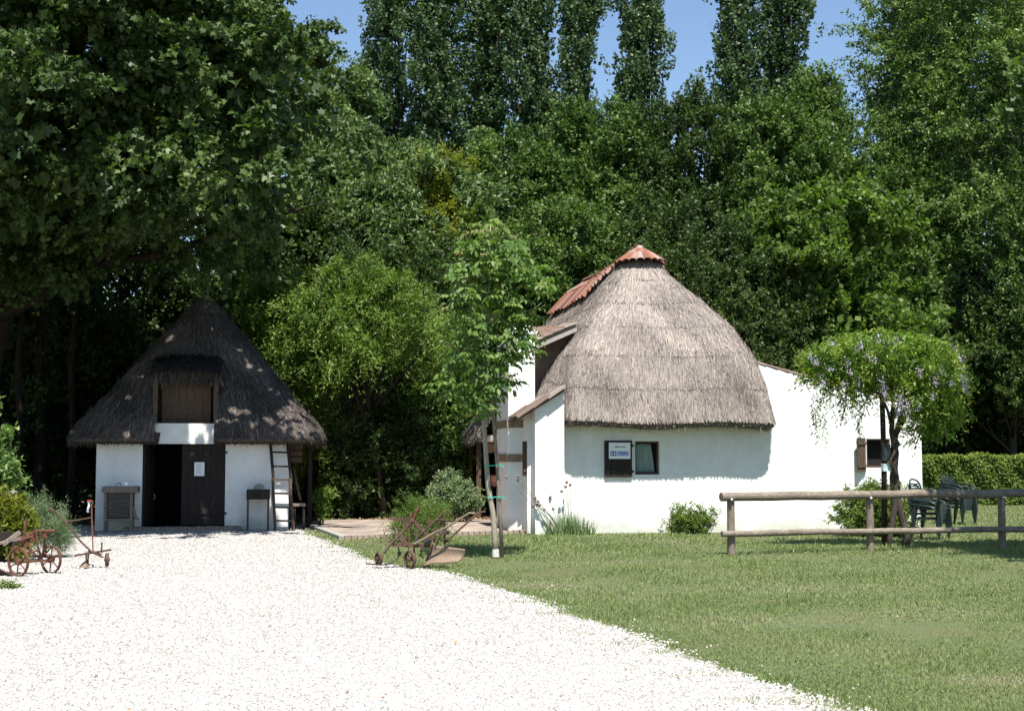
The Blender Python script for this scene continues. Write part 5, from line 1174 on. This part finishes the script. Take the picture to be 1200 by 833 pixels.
# ------------------------------------------------------------------ rusty horse plough on the lawn edge
def kit(root, Y, sx, sy, x0, y0):
    def P(cx, cy, dy=0.0): return at(x0 + cx / sx, y0 + cy / sy, Y + dy) - root.location
    return P
pl = empty('horse_plough', (X(492, 20.9), 20.9, 0)); tag(pl, 'rusty iron plough with long handles and a broad mouldboard at the lawn edge', 'plough')
P_ = kit(pl, 20.9, 8, 8, 420, 580)
def part(name, lst, m='rust', root=pl, P=P_):
    mb = MB()
    for pts, r in lst: mb.tube([P(*q) for q in pts], r, 6)
    return mb.build(name, M[m], root)
def bars(name, lst, m='rust', root=pl, P=P_):
    mb = MB()
    for a, b, w, h in lst: mb.bar(P(*a), P(*b), w, h)
    return mb.build(name, M[m], root)
bars('beam', [((320, 465, 0), (705, 478, .02), .045, .05), ((505, 235, .02), (745, 455, .0), .035, .05), ((380, 350, .0), (450, 475, .0), .05, .07), ((700, 478, .0), (640, 620, .0), .03, .05)])
part('handle', [([(525, 460, -.2), (700, 360, -.2), (830, 300, -.24), (1040, 168, -.28), (1095, 172, -.28)], [.019, .018, .016, .016, .015])], 'rust_pale')
part('handle', [([(800, 458, .12), (960, 310, .16), (1100, 188, .20), (1135, 162, .2), (1192, 155, .2)], [.017, .017, .016, .015, .015])])
part('handle_brace', [([(806, 455, -.02), (805, 300, -.02), (804, 155, -.02), (835, 138, 0), (872, 182, 0)], .014), ([(540, 405, 0), (680, 275, 0), (812, 152, 0)], .016), ([(740, 230, -.24), (880, 242, .16)], .014), ([(690, 325, -.2), (770, 330, .12)], .012), ([(735, 440, 0), (770, 385, -.05), (800, 330, -.02)], .012)])
part('lever', [([(490, 150, .03), (492, 240, .02), (475, 400, 0), (468, 510, 0)], [.022, .018, .014, .012])], 'rust_red'); part('lever', [([(572, 108, .05), (545, 150, .05), (512, 235, .04)], [.024, .022, .016])], 'rust_red')
part('stub', [([(662, 215, .02), (665, 300, .02)], .018)], 'rust_red'); part('stub', [([(775, 225, -.1), (775, 300, -.1)], .02)], 'rust_red')
bars('hitch', [((283, 212, 0), (390, 232, 0), .03, .045), ((390, 225, -.05), (450, 232, .05), .05, .05), ((425, 235, .0), (425, 330, .0), .035, .035), ((505, 235, -.08), (520, 245, .1), .05, .05)])
part('hitch_chain', [([(312, 290, -.04), (245, 345, -.04), (236, 400, -.04), (230, 455, -.04)], .012), ([(262, 372, 0), (266, 480, 0)], .016), ([(340, 300, 0), (368, 350, 0)], .01)], 'rust_pale')
part('wheel_arm', [([(235, 545, -.05), (300, 465, -.04), (375, 385, -.02), (440, 320, 0), (470, 270, 0)], .019), ([(515, 470, -.02), (525, 560, -.03), (505, 600, -.04)], .018)])
def spring_tine(pts, nm='tine'):
    mb = MB()
    for a, b in zip(pts, pts[1:]): mb.bar(P_(*a), P_(*b), .055, .016)
    mb.build(nm, M['iron_dark'], pl)
spring_tine([(330, 470, .1), (372, 482, .1), (384, 530, .1), (382, 565, .1), (362, 605, .1), (320, 638, .1), (250, 652, .1), (160, 650, .1), (68, 640, .1)])
spring_tine([(598, 490, .2), (598, 530, .2), (580, 560, .2), (612, 588, .2)])
for a, b, r in (((640, 435, -.15), (660, 430, .25), .05), ((545, 430, -.12), (555, 425, .15), .04), ((805, 345, -.1), (840, 350, .15), .03)): mb = MB(); mb.tube([P_(*a), P_(*b)], r, 10); mb.build('roller', M['iron_dark'], pl)
def wheel(root, c, axis, r, w, spokes, hubr, m, name='wheel', th=.018, sp=.009):
    mb = MB(); mb.ring(c, axis, r, w, th, 28); o = mb.build(name, M[m], root)
    mb = MB(); ax = Vector(axis).normalized(); a = ax.orthogonal().normalized(); b = ax.cross(a)
    for i in range(spokes):
        t = 2 * math.pi * i / spokes + .3; mb.tube([Vector(c), Vector(c) + (a * math.cos(t) + b * math.sin(t)) * (r - th * .5)], sp, 5)
    mb.build('spokes', M[m], o); mb = MB(); mb.tube([Vector(c) - ax * w * .9, Vector(c) + ax * w * .9], hubr, 10); mb.build('hub', M[m], o)
    return o
wheel(pl, P_(190, 595, -.08), (.85, .5, 0), .092, .05, 4, .025, 'rust')
wheel(pl, P_(482, 602, -.1), (.78, .62, 0), .130, .05, 5, .026, 'rust')
# mouldboard: curved sheet
mb = MB(); top = [(705, 470), (800, 480), (900, 492), (1000, 506)]; bot = [(600, 672), (690, 645), (820, 642), (930, 630)]; n, k = 9, 15; Pm = []
for i in range(n):
    f = i / (n - 1)
    for j in range(k):
        g_ = j / (k - 1); t = [np.interp(g_ * 3, range(4), [q[c] for q in top]) for c in (0, 1)]; b = [np.interp(g_ * 3, range(4), [q[c] for q in bot]) for c in (0, 1)]
        cx = t[0] * (1 - f) + b[0] * f + (28 * math.sin(math.pi * f) if g_ > .8 else 0) * (g_ - .8) * 5 - 18 * math.sin(math.pi * f) * (1 - g_) * -1; cy = t[1] * (1 - f) + b[1] * f
        Pm.append(P_(cx, cy, -.02 - .16 * g_ + .04 * math.sin(math.pi * f) - .04 * f))
mb.grid(Pm, n, k); mo = mb.build('mouldboard', M['rust_pale'], pl, smooth=True); s_ = mo.modifiers.new('s', 'SOLIDIFY'); s_.thickness = .012
# ------------------------------------------------------------------ red wheeled seeder at the left edge
sd = empty('wheeled_seeder', (X(35, 19.7), 19.7, 0)); tag(sd, 'red-rusted old farm machine with two spoked iron wheels at the left edge', 'farm machine')
Q_ = kit(sd, 19.7, 6.407, 6.407, 0, 560)
ax = (.50, .86, 0)
def onground(o_): pass
wheel(sd, Q_(137, 630, -.25), ax, .195, .035, 6, .045, 'rust_red', sp=.010)
wheel(sd, Q_(382, 612, .28), ax, .195, .035, 6, .045, 'rust_red', sp=.010)
part('axle', [([Q_ and (137, 632, -.25), (382, 615, .28)], .017)], 'rust_red', sd, Q_)
part('frame', [([(60, 605, -.1), (95, 520, -.1), (180, 505, 0), (300, 600, .1), (320, 640, .1)], .015), ([(180, 500, 0), (190, 330, 0), (203, 300, 0)], .018), ([(240, 470, 0), (260, 395, 0), (410, 395, .1)], .017), ([(270, 400, 0), (285, 520, 0), (318, 640, .15)], .014), ([(325, 400, .1), (335, 490, .1), (350, 520, .2)], .015), ([(100, 540, -.1), (230, 560, 0), (290, 540, 0)], .012), ([(260, 395, 0), (205, 440, 0), (225, 560, 0)], .015), ([(390, 395, .1), (370, 430, .1), (345, 420, .1)], .012), ([(140, 470, -.1), (235, 440, 0), (320, 420, .1)], .014), ([(75, 560, -.1), (120, 520, -.1)], .012)], 'rust_red', sd, Q_)
bars('side_board', [((-60, 500, -.1), (210, 440, .1), .20, .03), ((20, 500, -.15), (150, 405, .0), .05, .05), ((90, 500, .0), (230, 425, .1), .06, .04)], 'wood_grey', sd, Q_)
bars('seed_box', [((-90, 470, .05), (95, 440, .15), .22, .17)], 'wood_dark', sd, Q_)
bars('gear_block', [((175, 430, 0), (205, 520, 0), .07, .06), ((330, 395, .08), (345, 450, .08), .06, .05), ((230, 400, .02), (250, 470, .02), .05, .06)], 'rust_red', sd, Q_)
mb = MB(); Pm = []
for i in range(7):
    for j in range(7):
        f, g_ = i / 6, j / 6; Pm.append(Q_(-70 + 175 * f, 650 + 95 * f * (1 - g_) ** .6 + 100 * g_ * (1 - .0 * f) - 5 * f, -.25 + .1 * math.sin(3 * g_)))
mb.grid(Pm, 7, 7); s_ = mb.build('share', M['rust'], sd, smooth=True).modifiers.new('s', 'SOLIDIFY'); s_.thickness = .012
# ------------------------------------------------------------------ hand cultivator with one small wheel
hc = empty('hand_cultivator', (X(110, 20.9), 20.9, 0)); tag(hc, 'thin rusty hand cultivator with a single small wheel standing on the gravel', 'cultivator')
H_ = kit(hc, 20.9, 6.407, 6.407, 0, 560)
part('handle', [([(362, 236, -.2), (385, 230, -.2), (412, 248, -.2), (500, 345, -.15), (600, 470, -.1), (680, 548, -.05), (765, 592, 0)], .014)], 'rust', hc, H_)
part('handle', [([(686, 178, .25), (689, 300, .22), (694, 420, .18), (697, 545, .1), (760, 575, .05)], .012)], 'rust_red', hc, H_)
part('cross_brace', [([(498, 328, -.15), (686, 297, .22)], .010)], 'rust', hc, H_)
bars('tool_bar', [((565, 580, -.2), (832, 538, .2), .035, .025), ((660, 545, 0), (775, 595, 0), .035, .02), ((765, 480, .05), (760, 560, .05), .02, .02)], 'rust', hc, H_)
bars('tine', [((645, 555, 0), (648, 640, 0), .022, .012)], 'rust', hc, H_); bars('tine', [((662, 555, .04), (660, 640, .04), .022, .012)], 'rust', hc, H_)
mb = MB(); a, b, c, d, e = H_(615, 640, -.05), H_(680, 655, .05), H_(648, 672, -.12), H_(645, 618, 0), H_(585, 682, -.1); mb.add([a, b, c, d, e], [(0, 3, 1), (0, 2, 1), (0, 3, 2), (3, 1, 2), (0, 4, 2)]); mb.build('sweep', M['rust_pale'], hc)
wheel(hc, H_(803, 612, 0), (.93, .36, 0), .098, .045, 5, .022, 'rust', th=.03)
mb = MB(); pg = H_(686, 178, .25); mb.tube([pg + Vector((-.02, 0, 0)), pg + Vector((.02, -.01, 0))], .022, 8); mb.build('grip', M['rust_red'], hc)
rg = empty('rag', H_(686, 178, .25) + hc.location); tag(rg, 'small pale blue and red strip hanging from the cultivator handle top', 'rag')
mb = MB(); Pm = [Vector((-.045 + .03 * math.sin(i * .9) * .3 + dx, -.01 + .008 * math.sin(i * 1.3), .0 - .026 * i)) for i in range(7) for dx in (-.012, .018)]; mb.grid(Pm, 7, 2); s_ = mb.build('strip', M['twine'], rg).modifiers.new('s', 'SOLIDIFY'); s_.thickness = .004
mb = MB(); mb.tube([(-.06, 0, .012), (-.03, -.01, .02), (-.005, 0, .01)], .010, 6); mb.build('knot', M['red'], rg)
# ------------------------------------------------------------------ old furniture against the hut wall
def U(px, py, v): u, z = f1.uz(px, py, v); return Vector((u, v, z))
def child_root(name, label, cat, px, v):
    u = f1.uz(px, 600, v)[0]; r = empty(name, tuple(f1.w(u, v, 0)), R(10)); tag(r, label, cat); o_ = Vector((u, v, 0))
    return r, (lambda px, py, vv: U(px, py, vv) - o_)
wbn, w_ = child_root('old_washstand', 'narrow worn grey wooden cabinet on legs left of the black door', 'cabinet', 139, -.45)
x0, x1 = w_(121.5, 600, -.6).x, w_(155.5, 600, -.6).x; zt0, zt1 = w_(139, 577, -.6).z, w_(139, 570, -.6).z
mb = MB(); mb.box((x0 - .05, -.20, zt0), (x1 + .10, .40, zt1)); mb.build('top', M['wood_grey'], wbn, bevel=.006)
for x in (x0, x1 - .06):
    for y in (-.17, .30): mb = MB(); mb.box((x, y, 0), (x + .055, y + .05, zt0 - .002)); mb.build('leg', M['wood_grey'], wbn)
zs = w_(139, 609, -.6).z
mb = MB(); nz = 5
for i in range(nz):
    a = zs + .05 + (zt0 - zs - .06) * i / nz; b = zs + .05 + (zt0 - zs - .06) * (i + 1) / nz - .02; mb.box((x0 + .057, -.14 + random.uniform(-.015, .02), a), (x1 - .063, -.115, b), jig=.006)
mb.build('front_boards', mat('dim_board', (.05, .04, .035), .9, .2, var=(.13, .11, .095), scale=7, stretch=(2, 2, 12), bump=.4), wbn)
mb = MB(); mb.box((x0 + .0, -.185, zs - .02), (x1, .35, zs + .03)); mb.build('shelf', M['wood_grey'], wbn)
mb = MB()
for x in (x0 + .01, x1 - .04): mb.box((x, -.11, zs + .035), (x + .03, .29, zt0 - .01))
mb.build('side_panel', M['wood_brown'], wbn)
mb = MB(); mb.tube([(x0 + .28 + .05 * math.cos(t), .02, zt1 + .03 + .045 * math.sin(t)) for t in np.linspace(-.3, 3.44, 10)], .008, 6); mb.build('ring_handle', M['iron_dark'], wbn)
mb = MB(); e_ = w_(156, 600, -.6); mb.tube([(x1, -.1, e_.z + .1), (x1 + .03, -.12, e_.z - .02), (x1 + .06, -.13, e_.z - .12), (x1 + .14, -.14, e_.z - .15)], [.035, .04, .03, .012], 8); mb.build('hook', M['wood_grey'], wbn)
gt, w_ = child_root('grindstone_table', 'small dark box table carrying a grey grindstone beside the ladder', 'table', 303, -.4)
x0, x1 = w_(288.5, 600, -.5).x, w_(316, 600, -.5).x; za, zb = w_(300, 585, -.5).z, w_(300, 573.5, -.5).z
mb = MB(); mb.box((x0, -.14, za), (x1, .26, zb)); mb.build('trough', M['wood_dark'], gt, bevel=.008)
for x in (x0 + .01, x1 - .055):
    for y in (-.13, .2): mb = MB(); mb.box((x, y, 0), (x + .045, y + .045, za - .002)); mb.build('leg', M['wood_brown'], gt)
c_ = w_(303.5, 573, -.35); gs = empty('grindstone', tuple(f1.w(*(c_ + Vector((f1.uz(303, 600, -.4)[0], -.4, 0))))), R(10)); tag(gs, 'round pale grey grindstone with a crank, set in the small dark table', 'grindstone')
mb = MB(); mb.tube([(0, -.03, 0), (0, .05, 0)], .125, 24); mb.build('stone', M['stone'], gs)
mb = MB(); mb.tube([(0, .07, .0), (0, -.10, .0), (.02, -.11, 0), (.07, -.115, -.15), (.07, -.2, -.155)], .010, 6); mb.build('crank', M['wood_grey'], gs)
ld, w_ = child_root('wooden_ladder', 'dark wooden ladder leaning on the right end of the hut wall', 'ladder', 330, -.45)
for a, b in (((316.5, 517, -.10), (320.5, 562, -.28)), ((336.5, 517, -.10), (341.5, 566, -.28))): mb = MB(); mb.bar(w_(*a), w_(*b), .05, .05); mb.build('upper_rail', M['wood_dark'], ld)
for a, b in (((319.5, 560.5, -.33), (322.5, 618.5, -.56)), ((339.5, 560.5, -.33), (344, 617.5, -.56))):
    mb = MB(); p, q = w_(*a), w_(*b); q.z = 0; mb.bar(p, q, .05, .055); mb.build('lower_rail', M['wood_brown'], ld)
for i, py in enumerate((529.5, 546, 561.6, 577.8, 594, 609.8)):
    f = (py - 517) / 100; v = -.11 - .40 * f - (.04 if py > 570 else 0); a = w_(316 + 6.5 * f, py, v); b = w_(336.5 + 7.5 * f, py + .5, v); mb = MB(); mb.bar(a, b, .035, .04); mb.build('rung', M['wood_dark'] if i < 2 else M['wood_brown'], ld)
cr_, w_ = child_root('wooden_rack', 'brown slatted wooden box fixed high under the right eave of the hut', 'box', 346, .5)
a, b = w_(338, 542, .3), w_(354, 521, .3)
mb = MB()
for i in range(3): z0 = a.z + (b.z - a.z) * i / 3; mb.box((a.x, -.2, z0 + .015), (b.x, -.17, z0 + (b.z - a.z) / 3 - .01))
mb.box((a.x, -.168, a.z), (a.x + .03, .4, b.z)); mb.box((b.x - .03, -.168, a.z), (b.x, .4, b.z)); mb.box((a.x + .03, -.168, a.z), (b.x - .03, .4, a.z + .03)); mb.build('slats', M['wood_brown'], cr_)
ch_, w_ = child_root('wooden_bench', 'dark rough wooden bench in the shade just right of the ladder', 'bench', 352, .0)
a, b = w_(343, 593, -.1), w_(357, 586, -.1)
mb = MB(); mb.box((a.x, -.15, a.z), (b.x + .02, .25, a.z + .06)); mb.build('seat', M['wood_grey'], ch_)
for x in (a.x + .02, b.x - .04):
    for y in (-.12, .18): mb = MB(); mb.box((x, y, 0), (x + .05, y + .05, a.z - .002)); mb.build('leg', M['wood_dark'], ch_)
mb = MB(); mb.tube([w_(344, 548, .2), w_(347, 565, .2), w_(350, 578, .15), w_(352, 586, .1)], [.03, .035, .035, .03], 8); mb.build('back_post', M['wood_brown'], ch_, smooth=True)
wd_, w_ = child_root('eave_post', 'dark post holding the right eave of the hut', 'post', 362, .6)
mb = MB(); mb.box((-.05, -.05, 0), (.05, .05, EZ1 + .02)); wd_.location = f1.w(U1 + .5, .9, 0); mb.build('timber', M['wood_dark'], wd_)
# ------------------------------------------------------------------ small things
bx = empty('grey_box', (X(12.5, 23.9), 23.9, 0)); tag(bx, 'small pale grey box on a post half hidden between the bushes at left', 'box')
a, b = at(6, 585, 23.9) - bx.location, at(19, 575, 23.9) - bx.location
mb = MB(); mb.box((a.x, -.07, a.z), (b.x, .07, b.z)); mb.build('box', M['stone'], bx, bevel=.01); mb = MB(); mb.box((-.03, -.03, 0), (.03, .03, a.z - .002)); mb.build('post', M['wood_grey'], bx)
bk_ = empty('tan_basket', at(575, 524, 37.2)); tag(bk_, 'round tan disc hanging under the porch eave behind the stake', 'basket')
mb = MB(); mb.tube([(0, -.04, 0), (0, .0, 0), (0, .05, 0)], [.10, .15, .12], 14); mb.build('body', mat('tan_wicker', (.30, .17, .10), .9, .1, var=(.40, .25, .15), scale=30), bk_)
mb = MB(); mb.tube([(0, 0, .14), (0, 0, .36)], .006, 5); mb.build('cord', M['wood_brown'], bk_)
bk_ = empty('red_pot', at(579, 563, 37.0)); tag(bk_, 'dull red pot-like object on the porch wall beside the chimney', 'pot')
mb = MB(); mb.tube([(0, 0, -.14), (0, 0, -.02), (0, 0, .12), (0, 0, .14)], [.08, .11, .12, .13], 12); mb.build('body', mat('dull_red', (.17, .05, .035), .8, .3, var=(.10, .06, .05), scale=20), bk_); mb = MB(); mb.bar((0, 0, -.16), (.45, .0, -.16), .05, .03); mb.build('bracket', M['wood_brown'], bk_)
# fallen leaf and tiny bits on gravel and lawn
n = 60; x, y = sample_view(n, 8, 28, -.33, .34, -.2)
V, k = leaf_verts(np.stack([x, y, np.full(n, .03)], 1), rnd(n) * np.array([1, 1, .2]), np.tile([0, 0, 1.], (n, 1)) + rnd(n) * .3, rs.uniform(.03, .055, n), rs.uniform(.02, .035, n), RHOMB, .4)
tag(np_mesh('fallen_leaves', V, k, tinted('fallen_leaf', [(.20, .09, .05), (.33, .20, .10), (.52, .42, .28)], .7), rs.rand(n)), 'scattered dry brown leaves on gravel and lawn', 'leaves', kind='stuff')
